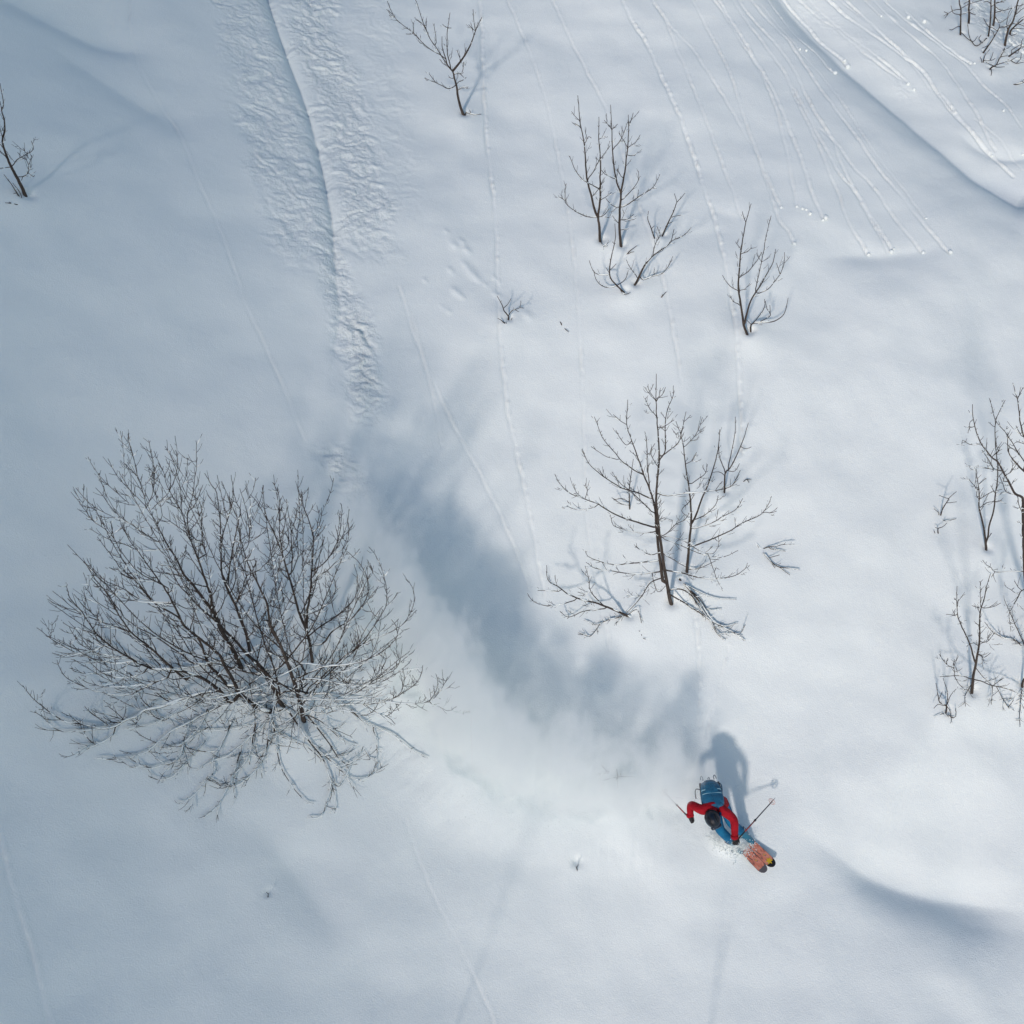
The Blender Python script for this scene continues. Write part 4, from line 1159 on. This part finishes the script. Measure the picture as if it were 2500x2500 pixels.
jt = dict(pelvis=J(1751, 1951, .74), spine=J(1746, 1958, .89), chest=J(1741, 1969, 1.05), neck=J(1739, 1982, 1.14), head=J(1740, 1996, 1.17),
          sl=J(1714, 1979, 1.08), el=J(1685, 1962, .92), wl=J(1685, 1992, .80), sr=J(1763, 1976, 1.10), er=J(1793, 2000, .97), wr=J(1794, 2044, .83),
          hl=J(1742, 1960, .66), kl=J(1756, 2024, .46), al=J(1787, 2056, .10), hr=J(1763, 1957, .68), kr=J(1786, 2010, .52), ar=J(1814, 2034, .13),
          cl=J(1728, 1974, 1.09), cr=J(1752, 1973, 1.10))
names = list(jt); I = {n: i for i, n in enumerate(names)}
radii = dict(pelvis=(.155, .13), spine=(.15, .125), chest=(.165, .13), neck=.075, head=.088, sl=.082, el=.068, wl=.050, sr=.082, er=.070, wr=.052,
             hl=.105, kl=.082, al=.07, hr=.105, kr=.082, ar=.07, cl=.10, cr=.10)
E = [('pelvis', 'spine'), ('spine', 'chest'), ('chest', 'neck'), ('neck', 'head'), ('chest', 'cl'), ('cl', 'sl'), ('sl', 'el'), ('el', 'wl'),
     ('chest', 'cr'), ('cr', 'sr'), ('sr', 'er'), ('er', 'wr'), ('pelvis', 'hl'), ('hl', 'kl'), ('kl', 'al'), ('pelvis', 'hr'), ('hr', 'kr'), ('kr', 'ar')]
person = empty('person', J(1795, 2060, 0)); tag(person, 'skier in red jacket, blue trousers and dark helmet, arms spread, carving downhill', 'person')
legs = [('hl', 'kl'), ('kl', 'al'), ('hr', 'kr'), ('kr', 'ar'), ('pelvis', 'hl'), ('pelvis', 'hr')]
def seg_d(p, a, b):
    t = np.clip((p - a) @ (b - a) / ((b - a) @ (b - a)), 0, 1); return np.linalg.norm(p - a - t * (b - a))
def pick_body(p):
    d = {e: seg_d(p, jt[e[0]], jt[e[1]]) for e in E}; e = min(d, key=d.get)
    if e == ('neck', 'head') and np.linalg.norm(p - jt['head']) < np.linalg.norm(p - jt['neck']) * 1.1: return 2
    if e in legs and np.linalg.norm(p - jt['pelvis']) > .19: return 1
    return 0
body = skin_mesh('body', [jt[n] for n in names], [(I[a], I[b]) for a, b in E], [radii[n] for n in names], [RED, BLUE, SKIN], person, pick_body)

def lathe_uv(c, ax, ay, az, prof, name, mat, parent, seg=20, squash=1.0):
    """closed shell: rings of (radius, height) about az through c"""
    vs, fs = [], []
    for r_, h_ in prof:
        for k in range(seg):
            a = 2 * math.pi * k / seg; vs.append(c + ax * r_ * math.cos(a) + ay * r_ * squash * math.sin(a) + az * h_)
    n = len(prof)
    for i in range(n - 1):
        for k in range(seg):
            k2 = (k + 1) % seg; fs.append((i * seg + k, i * seg + k2, (i + 1) * seg + k2, (i + 1) * seg + k))
    fs.append(tuple(reversed(range(seg)))); fs.append(tuple((n - 1) * seg + k for k in range(seg)))
    return mesh_obj(name, vs, fs, mat, parent)
def rbox(c, ax, ay, az, sx, sy, sz, name, mat, parent, e=.35, taper=0.0, seg=24, rows=12):
    """rounded block (superellipsoid) with half sizes sx, sy, sz, tapering along az"""
    vs, fs = [], []
    f = lambda x: math.copysign(abs(x) ** e, x)
    for i in range(rows + 1):
        p = -math.pi / 2 + math.pi * i / rows
        for k in range(seg):
            a = 2 * math.pi * k / seg
            zz = f(math.sin(p)); tp = 1 - taper * (zz * .5 + .5)
            vs.append(c + ax * sx * f(math.cos(p)) * f(math.cos(a)) * tp + ay * sy * f(math.cos(p)) * f(math.sin(a)) * tp + az * sz * zz)
    for i in range(rows):
        for k in range(seg):
            k2 = (k + 1) % seg; fs.append((i * seg + k, i * seg + k2, (i + 1) * seg + k2, (i + 1) * seg + k))
    return mesh_obj(name, vs, fs, mat, parent)
def tube_obj(pts, r_, name, mat, parent, sides=8):
    t = Tubes(); t.add(pts, [r_] * len(pts) if np.isscalar(r_) else r_, sides); return t.build(name, mat, parent)

# head: face, helmet, goggles
face = unit(.35 * U - .80 * V + .02 * W); top = unit(W * .96 - V * .28 + U * .02); top = unit(top - face * (top @ face)); side = np.cross(face, top)
hc = J(1740.5, 2000, 1.20)
shell = [(a_ * .90, b_ * .92) for a_, b_ in [(.001, .128), (.045, .121), (.080, .102), (.104, .072), (.117, .035), (.120, .0), (.119, -.03), (.112, -.052), (.098, -.055), (.09, -.03)]]
helmet = lathe_uv(hc, side, face, top, shell, 'helmet', HELM, person, 28, 1.14)
for k in (-2, -1, 1, 2):                                            # vents
    q = [hc + top * .107 * math.cos(a) + side * (.026 * k) * (1 + .3 * abs(math.sin(a))) + face * .120 * math.sin(a) for a in np.linspace(-.75, .75, 7)]
    tube_obj([x + top * .004 for x in q], [.002, .006, .007, .005, .007, .006, .002], 'vent', BLACK, helmet, 6)
rim = [hc - top * .046 + side * .107 * math.cos(a) + face * .121 * math.sin(a) for a in np.linspace(0, 2 * math.pi, 33)]
tube_obj(rim, .006, 'rim', plain('helmet_rim', (.02, .13, .18), .4), helmet, 6)
strap = [hc - top * .005 + side * .110 * math.cos(a) + face * .125 * math.sin(a) for a in np.linspace(R(200), R(340), 15)]
tube_obj(strap, .012, 'goggle_strap', BLACK, helmet, 6)
rbox(hc + face * .118 - top * .035, side, top, face, .085, .045, .03, 'goggles', LENS, person, .6)
rbox(hc + face * .118 - top * .085, side, top, face, .014, .020, .026, 'nose', SKIN, person, .8, 0, 12, 8)
rbox(hc + face * .075 - top * .115, side, top, face, .055, .05, .045, 'neck_gaiter', BLACK, person, .7, 0, 16, 8)
# hood folded behind the neck
hood = [jt['neck'] - top * .015 + unit(side) * .115 * math.cos(a) - face * (.03 + .075 * abs(math.sin(a))) for a in np.linspace(0, math.pi, 11)]
tube_obj(hood, np.array([.02, .03, .036, .038, .040, .040, .040, .038, .036, .03, .02]), 'hood', RED, person, 10)
# gloves closed on the pole grips
POLES = {'l': (J(1686.5, 2001, .78), J(1619, 1931, .06)), 'r': (J(1797, 2054, .80), J(1890, 1951, .30))}
for k, wrist, elb in (('l', jt['wl'], jt['el']), ('r', jt['wr'], jt['er'])):
    g, tipp = POLES[k]; ax = unit(g - tipp); fw = unit(g - wrist); n_ = unit(np.cross(ax, fw)); ou = np.cross(n_, ax)
    palm = g + fw * .005 - ou * .028
    pts = [wrist + fw * .0, palm - fw * .02 + n_ * .012]; ed = [(0, 1)]; rd = [.05, .046]
    for q in range(4):
        h_ = ax * (.036 - .024 * q); ln = (.95, 1.0, .97, .82)[q]
        c0 = g + h_
        chain = [c0 - ou * .030 + n_ * .018, c0 + n_ * .036 * ln + ou * .002, c0 + n_ * .018 + ou * .034 * ln, c0 - n_ * .012 + ou * .030 * ln]
        b0 = len(pts); pts += chain; ed += [(1, b0), (b0, b0 + 1), (b0 + 1, b0 + 2), (b0 + 2, b0 + 3)]; rd += [.0125, .0125, .0115, .010]
    b0 = len(pts); pts += [palm + ax * .045 - n_ * .012, g + ax * .052 - n_ * .026 + ou * .008, g + ax * .05 - n_ * .004 + ou * .03]
    ed += [(1, b0), (b0, b0 + 1), (b0 + 1, b0 + 2)]; rd += [.016, .014, .012]
    gl = skin_mesh('glove', pts, ed, rd, [BLACK], person, None, 1, 2)
    cuff = [wrist - fw * .035, wrist - fw * .005, wrist + fw * .02]
    tube_obj(cuff, np.array([.056, .060, .052]), 'cuff', RED, gl, 12)
# ski boots
SKI_D = unit(J(1866.3, 2125.4, .0) - J(1814.7, 2071.4, .0))
for a_, kn in ((jt['al'], jt['kl']), (jt['ar'], jt['kr'])):
    shin = unit(kn - a_); b_ = a_ - shin * .02
    pts = [b_ + shin * .24, b_ + shin * .10, b_ - shin * .03, b_ - shin * .06 + SKI_D * .10, b_ - shin * .075 + SKI_D * .19, b_ - shin * .05 - SKI_D * .07]
    bt = skin_mesh('boot', pts, [(0, 1), (1, 2), (2, 3), (3, 4), (2, 5)], [.075, .072, .066, .056, .046, .055], [BOOT], person, None, 2, 2)
    for h_ in (.05, .14):
        c = b_ + shin * h_; s_ = unit(np.cross(shin, SKI_D))
        tube_obj([c + SKI_D * .078 * math.cos(t) + s_ * .078 * math.sin(t) for t in np.linspace(-1.8, 1.8, 9)], .009, 'buckle', GREY, bt, 6)

# ------------------------------------------------------------------ backpack
bup = unit(-.80 * V + .60 * W + .04 * U); brt = unit(jt['sr'] - jt['sl']); brt = unit(brt - bup * (brt @ bup)); bk = unit(np.cross(brt, bup))
if bk @ V < 0: bk = -bk
pc = J(1737, 1942, .97)
pack = empty('backpack', pc); tag(pack, 'teal backpack with pale piping bands worn by the skier', 'backpack')
main = rbox(pc, brt, bk, bup, .152, .105, .225, 'main_compartment', TEAL, pack, .55, -.16, 32, 18)
lid = rbox(pc + bup * .185 + bk * .004, brt, bk, bup, .146, .100, .085, 'top_lid', TEAL, pack, .7, .05, 32, 14)
front = rbox(pc + bk * .072 - bup * .08, brt, bk, bup, .098, .050, .135, 'front_pocket', TEAL, pack, .55, -.1, 28, 12)
for zz in (-.17, -.12, -.07):
    tube_obj([pc + bk * (.121 - .004 * abs(t_) * 10) + bup * (zz + .12 * t_ * t_) + brt * t_ for t_ in np.linspace(-.085, .085, 9)], .0045, 'fold', TEAL2, front, 6)
def band(z, grow, r_, name, mat, par, a0=-.2, a1=math.pi + .2, dy=0.0):
    q = []
    for a in np.linspace(a0, a1, 25):
        c_, s_ = math.cos(a), math.sin(a); f = lambda x: math.copysign(abs(x) ** .42, x)
        q.append(pc + brt * (.150 + grow) * f(c_) * (1 - .05) + bk * ((.100 + grow) * f(s_) + dy) + bup * z)
    return tube_obj(q, r_, name, mat, par, 6)
band(-.035, .010, .0060, 'piping', PIPE, main); band(.035, .010, .0060, 'piping', PIPE, main)
band(-.005, .006, .007, 'compression_strap', TEAL2, main); band(.065, .006, .006, 'compression_strap', TEAL2, main)
for s_ in (-1, 1):
    q = [pc + brt * s_ * .128 + bk * .05 + bup * z + brt * s_ * .02 * math.cos(z * 6) for z in np.linspace(-.19, .02, 8)]
    tube_obj(q, .017, 'side_trim', BLACK, main, 8)
    # shoulder strap over the shoulder, down to the chest
    sh = jt['sr'] if s_ > 0 else jt['sl']; m = .45 * jt['chest'] + .55 * sh
    q = [pc + brt * s_ * .085 + bup * .22 - bk * .06, m + unit(bup) * .135 + bk * .02, m + bup * .09 - bk * .11, m - bk * .15 - bup * .04, m - bk * .12 - bup * .17]
    tube_obj(densify(q, .03), .021, 'shoulder_strap', BLUE, pack, 8)
    # axe loops and loose strap ends at the foot of the pack
    c = pc - bup * .235 + brt * s_ * .085 + bk * .06
    tube_obj(densify([c, c - bup * .05 + bk * .02, c - bup * .062 + brt * .02 * s_ + bk * .02, c - bup * .01 + brt * .035 * s_ + bk * .01], .01), .007, 'axe_loop', TEAL2, pack, 6)
c = pc - bup * .12 - brt * .15
tube_obj(densify([c, c - brt * .06 + bk * .02, c - brt * .085 + bup * .06, c - brt * .08 + bup * .12 - bk * .05], .02), .006, 'loose_strap', BLACK, pack, 6)
c = pc - bup * .10 + brt * .145
tube_obj(densify([c + bup * .12, c + brt * .025 + bup * .05 + bk * .03, c + brt * .03 - bup * .04 + bk * .04, c + brt * .012 - bup * .08 + bk * .03, c + brt * .005 + bup * .02], .02), .0075, 'side_loop', TEAL, pack, 6)
tube_obj(densify([pc - bup * .245 + bk * .03, pc - bup * .285 + bk * .04, pc - bup * .29 + brt * .02 + bk * .04, pc - bup * .25 + brt * .025 + bk * .03], .01), .006, 'axe_loop', TEAL2, pack, 6)

# ------------------------------------------------------------------ poles
for k, lab in (('l', 'thin ski pole trailing behind the skier, half lost in the powder'), ('r', 'ski pole with red section and pale basket raised on the right of the skier')):
    g, tipp = POLES[k]; ax = unit(tipp - g); L_ = np.linalg.norm(tipp - g)
    pr = empty('ski_pole', g); tag(pr, lab, 'ski pole')
    side_ = unit(np.cross(ax, W)); s2 = np.cross(side_, ax)
    tube_obj([g - ax * .055, g - ax * .04, g + ax * .0, g + ax * .07, g + ax * .085], [.014, .018, .0155, .0165, .012], 'grip', BLACK, pr, 10)
    tube_obj([g + ax * .085, g + ax * L_ * .22], .0105, 'upper_shaft', BLACK, pr)
    tube_obj([g + ax * L_ * .22, g + ax * L_ * .48], .0102, 'red_section', POLE_RED, pr)
    tube_obj([g + ax * L_ * .48, g + ax * L_ * .97], [.0098, .0085], 'lower_shaft', SHAFT, pr)
    tube_obj([g + ax * L_ * .47, g + ax * L_ * .475, g + ax * L_ * .50, g + ax * L_ * .505], [.012, .017, .017, .012], 'clamp', BLACK, pr, 8)
    c = g + ax * L_ * .94
    bs = tube_obj([c + .052 * (side_ * math.cos(t) + s2 * math.sin(t)) for t in np.linspace(0, 2 * math.pi, 19)], .0065, 'basket', PALE, pr, 6)
    for t in (0, math.pi / 2, math.pi, 1.5 * math.pi):
        tube_obj([c, c + .052 * (side_ * math.cos(t) + s2 * math.sin(t))], .006, 'spoke', PALE, bs, 5)
    tube_obj([g + ax * L_ * .96, g + ax * (L_ + .03)], [.0075, .003], 'tip', GREY, pr, 6)
    tube_obj(densify([g - ax * .05, g - ax * .02 + side_ * .05, g + ax * .05 + side_ * .045, g + ax * .03], .02), .005, 'wrist_strap', BLACK, pr, 5)

# ------------------------------------------------------------------ skis
def ski_material():
    m = bpy.data.materials.new('ski_top_sheet'); t, b = nodes_of(m)
    tc = t.nodes.new('ShaderNodeTexCoord'); mp = t.nodes.new('ShaderNodeMapping'); mp.inputs['Scale'].default_value = (8, 15, 4)
    n = t.nodes.new('ShaderNodeTexNoise'); n.inputs['Scale'].default_value = 1.0; n.inputs['Detail'].default_value = 4; n.inputs['Distortion'].default_value = 1.1
    t.links.new(tc.outputs['Object'], mp.inputs[0]); t.links.new(mp.outputs[0], n.inputs['Vector'])
    r = t.nodes.new('ShaderNodeValToRGB'); r.color_ramp.interpolation = 'EASE'; e = r.color_ramp.elements
    e[0].position = .34; e[0].color = (.10, .07, .065, 1); e[1].position = .50; e[1].color = (.60, .20, .125, 1)
    for p, c in ((.40, (.30, .12, .09, 1)), (.60, (.62, .27, .19, 1)), (.66, (.20, .12, .11, 1)), (.72, (.62, .30, .06, 1))):
        x = e.new(p); x.color = c
    t.links.new(n.outputs['Fac'], r.inputs[0]); t.links.new(r.outputs[0], b.inputs['Base Color']); b.inputs['Roughness'].default_value = .38
    return m
SKI = ski_material(); SKI_BASE = plain('ski_base', (.02, .02, .022), .4); SKI_TIP = plain('ski_tip_grey', (.11, .105, .11), .4); SKI_BLK = plain('ski_tip_black', (.012, .012, .013), .35)
YEL = plain('ski_emblem_yellow', (.62, .42, .02), .45)
for q, (bpx, tpx, tipmat, lab) in enumerate((((1814.7, 2071.4), (1868.5, 2129), SKI_TIP, 'orange patterned ski with grey tip, the downhill one of the pair'),
                                            ((1833.7, 2058.3), (1889, 2115), SKI_BLK, 'orange patterned ski with black tip and yellow emblem, the uphill one of the pair'))):
    tp = J(*tpx, .10); bp_ = J(*bpx, .045); fx_ = unit(tp - bp_); wy_ = unit(np.cross(unit(W + .12 * U), fx_)); nz_ = np.cross(fx_, wy_)
    org = tp - fx_ * .9
    o_ = empty('ski', org); tag(o_, lab, 'ski', 'the skier\'s pair of skis')
    o_.rotation_euler = Matrix((fx_, wy_, nz_)).transposed().to_euler()
    def half(x): # half width along the ski, x from tail -0.9 to tip 0.9
        w_ = .058 + .020 * min(1, abs(x) / .66) ** 2
        if x > .80: w_ *= math.sqrt(max(0, 1 - ((x - .80) / .10) ** 2)) ** .85
        if x < -.86: w_ *= math.sqrt(max(0.02, 1 - ((-x - .86) / .04) ** 2))
        return max(w_, .004)
    def rise(x): return .16 * max(0, x - .45) ** 2 * 1.6 - (.055 if x < 0 else .055 * max(0, 1 - x / .5)) + (.1 * max(0, -x - .6) ** 2)
    def sheet(x0, x1, n, th, name, mat, par, z0=0.0, inset=0.0):
        vs, fs = [], []
        for x in np.linspace(x0, x1, n):
            h_ = max(half(x) - inset, .002); z = rise(x) + z0
            vs += [(x, -h_, z), (x, h_, z), (x, h_ * .96, z + th), (x, -h_ * .96, z + th)]
        for i in range(n - 1):
            a = 4 * i
            for k in range(4): k2 = (k + 1) % 4; fs.append((a + k, a + k2, a + 4 + k2, a + 4 + k))
        fs += [(3, 2, 1, 0), tuple(4 * (n - 1) + k for k in range(4))]
        me_ = bpy.data.meshes.new(name); me_.from_pydata(vs, [], fs); me_.materials.append(mat); x_ = bpy.data.objects.new(name, me_); COL.objects.link(x_); x_.parent = par
        return x_
    core = sheet(-.9, .9, 60, .012, 'core', SKI_BASE, o_)
    sheet(-.885, .815, 60, .0022, 'top_sheet', SKI, o_, .0122, .003)
    sheet(.815, .897, 20, .0022, 'tip_plate', tipmat, o_, .0122, .002)
    if q == 1:                                                      # yellow splash emblem on the black tip
        vs, fs = [(.795, .0, 0)], []
        for k in range(36):
            a = 2 * math.pi * k / 36; r_ = .034 * (1 + .38 * math.cos(6 * a))
            vs.append((.795 + r_ * 1.15 * math.cos(a), r_ * 1.15 * math.sin(a), 0))
        vs = [(x, y, rise(x) + .0172) for x, y, z in vs]; fs = [(0, 1 + k, 1 + (k + 1) % 36) for k in range(36)]
        me_ = bpy.data.meshes.new('emblem'); me_.from_pydata(vs, [], fs); me_.materials.append(YEL); em = bpy.data.objects.new('emblem', me_); COL.objects.link(em); em.parent = o_
    bd = sheet(-.16, .16, 6, .03, 'binding', SKI_BASE, o_, .0145, .02)
# ------------------------------------------------------------------ powder thrown up by the skier
def make_cloud():
    # key puffs along the track: (px, py, centre height, half width across, half height, weight)
    K = np.array([(835, 960, .40, .34, .50, .32), (900, 1150, .45, .34, .50, .40), (925, 1290, .70, .42, .80, .70), (965, 1440, .95, .50, 1.10, .95), (1010, 1570, 1.05, .55, 1.25, 1.0), (1085, 1710, 1.10, .58, 1.35, 1.05),
                  (1190, 1815, 1.10, .55, 1.35, 1.05), (1310, 1892, 1.05, .44, 1.30, 1.05), (1430, 1930, 1.0, .40, 1.25, 1.25), (1530, 1950, .92, .33, 1.15, 1.7), (1610, 1952, .86, .32, 1.08, 1.8),
                  (1662, 1945, .74, .29, .95, 1.9), (1684, 1930, .66, .24, .90, 1.9), (1722, 1990, .15, .16, .2, .5), (1765, 2050, .08, .24, .16, .5)])
    rc = np.random.default_rng(8); C = []
    seg = np.concatenate([[0], np.cumsum(np.hypot(np.diff(K[:, 0]), np.diff(K[:, 1])))])
    for d in np.arange(0, seg[-1], 40.0):
        px, py, n, a, c, w = [np.interp(d, seg, K[:, k]) for k in range(6)]
        f = .82 + .36 * rc.random(); g2 = .85 + .4 * rc.random()
        s = P2S(px + rc.normal(0, 22), py + rc.normal(0, 16))
        h0 = sample(HG_BASE, *s)
        C.append((np.array([s[0], s[1], h0 + n * f * .6]), (a * g2 * 1.1, a * g2, c * f * .75), w))
        C.append((np.array([s[0] - .06 * c, s[1] + .42 * c * f, h0 + n * f * 1.35]), (a * g2 * 1.15, a * g2 * 1.25, c * f * .62), w * .8))      # the crest drifts uphill
    for px, py, n, a, b, c, w in [(820, 1180, .6, .45, .7, .6, .42), (840, 1340, .7, .45, .8, .7, .42), (1240, 1955, .2, .8, .25, .35, .35), (1795, 2054, .09, .28, .22, .20, 1.5), (1826, 2066, .06, .20, .16, .12, 1.2), (1120, 1560, .35, .7, .6, .4, .2), (1260, 1690, .35, .8, .6, .4, .2), (1430, 1770, .3, .8, .5, .4, .2), (1000, 1330, .35, .5, .8, .4, .2)]:
        s = P2S(px, py); C.append((np.array([s[0], s[1], sample(HG_BASE, *s) + n]), (a, b, c), w))
    lo = np.min([c - 1.25 * np.array(r) for c, r, w in C], 0); hi = np.max([c + 1.25 * np.array(r) for c, r, w in C], 0)
    g = bpy.data.node_groups.new('powder', 'GeometryNodeTree'); g.interface.new_socket('Geometry', in_out='OUTPUT', socket_type='NodeSocketGeometry')
    N, Lk = g.nodes, g.links
    out = N.new('NodeGroupOutput'); pos = N.new('GeometryNodeInputPosition')
    def vm(op, a, b=None):
        n = N.new('ShaderNodeVectorMath'); n.operation = op
        for i, x in enumerate((a, b)):
            if x is None: continue
            if isinstance(x, (tuple, list, np.ndarray)): n.inputs[i].default_value = tuple(map(float, x))
            else: Lk.new(x, n.inputs[i])
        return n.outputs['Value'] if op in ('LENGTH', 'DOT_PRODUCT') else n.outputs[0]
    def ma(op, a, b=None, c=None, clamp=False):
        n = N.new('ShaderNodeMath'); n.operation = op; n.use_clamp = clamp
        for i, x in enumerate((a, b, c)):
            if x is None: continue
            if isinstance(x, (int, float)): n.inputs[i].default_value = float(x)
            else: Lk.new(x, n.inputs[i])
        return n.outputs[0]
    wn = N.new('ShaderNodeTexNoise'); wn.inputs['Scale'].default_value = 1.1; wn.inputs['Detail'].default_value = 3; Lk.new(pos.outputs[0], wn.inputs['Vector'])
    warp = vm('MULTIPLY', vm('SUBTRACT', wn.outputs['Color'], (.5, .5, .5)), (.9, .9, .9))
    p = vm('ADD', pos.outputs[0], warp)
    S = None
    for c, r, w in C:
        q = vm('LENGTH', vm('MULTIPLY', vm('SUBTRACT', p, c), [1 / x for x in r]))
        m = ma('MULTIPLY', ma('SUBTRACT', 1.15, q, clamp=True), w)
        S = m if S is None else ma('ADD', S, m)
    S = ma('MINIMUM', ma('MULTIPLY', S, .48), .85)
    def noise(sc, det, ro, dist=0.0):
        n = N.new('ShaderNodeTexNoise'); n.inputs['Scale'].default_value = 1.0; n.inputs['Detail'].default_value = det; n.inputs['Roughness'].default_value = ro; n.inputs['Distortion'].default_value = dist
        Lk.new(vm('MULTIPLY', pos.outputs[0], sc), n.inputs['Vector']); return n.outputs['Fac']
    big = noise((2.0, 1.4, 1.2), 3, .5, .3); fine = noise((7.5, 4.5, 3.6), 5, .62, .6)
    er = ma('ADD', ma('MULTIPLY', S, 2.2), ma('ADD', ma('MULTIPLY', ma('SUBTRACT', big, .53), 1.9), ma('MULTIPLY', ma('SUBTRACT', fine, .58), 4.0)))
    er = ma('MINIMUM', ma('SUBTRACT', er, .35), 1.3)
    dens = ma('MULTIPLY', ma('MULTIPLY', ma('MAXIMUM', er, 0.0), ma('MINIMUM', ma('MULTIPLY', ma('SUBTRACT', S, .08, clamp=True), 5.0), 1.0)), CLOUD_DENSITY)
    hs = P2S(1500, 1893); hq = vm('LENGTH', vm('MULTIPLY', vm('SUBTRACT', p, (hs[0], hs[1], 0)), (1, 1, 0)))          # thin spot round the sprout
    dens = ma('MULTIPLY', dens, ma('MINIMUM', ma('ADD', .22, ma('MULTIPLY', ma('SUBTRACT', hq, .10, clamp=True), 5.0)), 1.0))
    vc = N.new('GeometryNodeVolumeCube'); Lk.new(dens, vc.inputs['Density'])
    vc.inputs['Min'].default_value = tuple(map(float, lo)); vc.inputs['Max'].default_value = tuple(map(float, hi))
    for a, k in zip('XYZ', range(3)): vc.inputs['Resolution ' + a].default_value = int((hi[k] - lo[k]) / .045)
    mat = bpy.data.materials.new('airborne_powder'); mat.use_nodes = True; t = mat.node_tree; t.nodes.clear()
    mo = t.nodes.new('ShaderNodeOutputMaterial'); pv = t.nodes.new('ShaderNodeVolumePrincipled')
    pv.inputs['Color'].default_value = (.970, .992, .986, 1); pv.inputs['Density'].default_value = 1.0; pv.inputs['Anisotropy'].default_value = 0.0
    t.links.new(pv.outputs[0], mo.inputs['Volume'])
    sm = N.new('GeometryNodeSetMaterial'); sm.inputs['Material'].default_value = mat
    Lk.new(vc.outputs[0], sm.inputs[0]); Lk.new(sm.outputs[0], out.inputs[0])
    me_ = bpy.data.meshes.new('powder_cloud'); o = bpy.data.objects.new('powder_cloud', me_); COL.objects.link(o); me_.materials.append(mat)
    o.matrix_world = Matrix([[U[i], V[i], W[i], 0] for i in range(3)] + [[0, 0, 0, 1]])
    md = o.modifiers.new('powder', 'NODES'); md.node_group = g
    tag(o, 'white cloud of powder snow hanging behind the skier', 'powder cloud', kind='stuff')
CLOUD_DENSITY = 1.6
make_cloud()

# grains and clods of thrown snow, denser near the skis
def make_spray():
    bmx = bmesh.new(); bmesh.ops.create_icosphere(bmx, subdivisions=1, radius=1.0)
    bv = np.array([v.co for v in bmx.verts]); bf = np.array([[v.index for v in f.verts] for f in bmx.faces])
    vs, fs, n = [], [], 0
    def put(px, py, h, r_):
        nonlocal n
        c = J(px, py, h); s = 1 + rng.normal(0, .22, (len(bv), 1)); vs.append(c + bv * s * r_ * np.array([1, 1, .8])); fs.append(bf + n); n += len(bv)
    for _ in range(5200):      # round the boots and over the ski middles
        t = rng.random(); px = 1745 + 75 * t + rng.normal(0, 14); py = 2040 + 36 * t + rng.normal(0, 11)
        put(px, py, abs(rng.normal(.06, .10)), .0022 + .007 * rng.random() ** 4)
    for _ in range(700):
        px = rng.normal(1800, 22); py = rng.normal(2062, 14); put(px, py, abs(rng.normal(.05, .05)), .004 + .010 * rng.random() ** 3)
    for _ in range(1500):     # along the lip of the cloud
        t = rng.random(); x = 980 + 740 * t; y = np.interp(x, [980, 1060, 1160, 1320, 1500, 1640, 1720], [1830, 1920, 1960, 1975, 1975, 1990, 2030])
        put(x + rng.normal(0, 22), y + rng.normal(0, 26), abs(rng.normal(0, .10)), .002 + .006 * rng.random() ** 4)
    o = mesh_obj('snow_spray', np.vstack(vs), [tuple(map(int, f)) for f in np.vstack(fs)], CRUST)
    tag(o, 'white grains of snow thrown up round the skis', 'snow spray', kind='stuff')
make_spray()
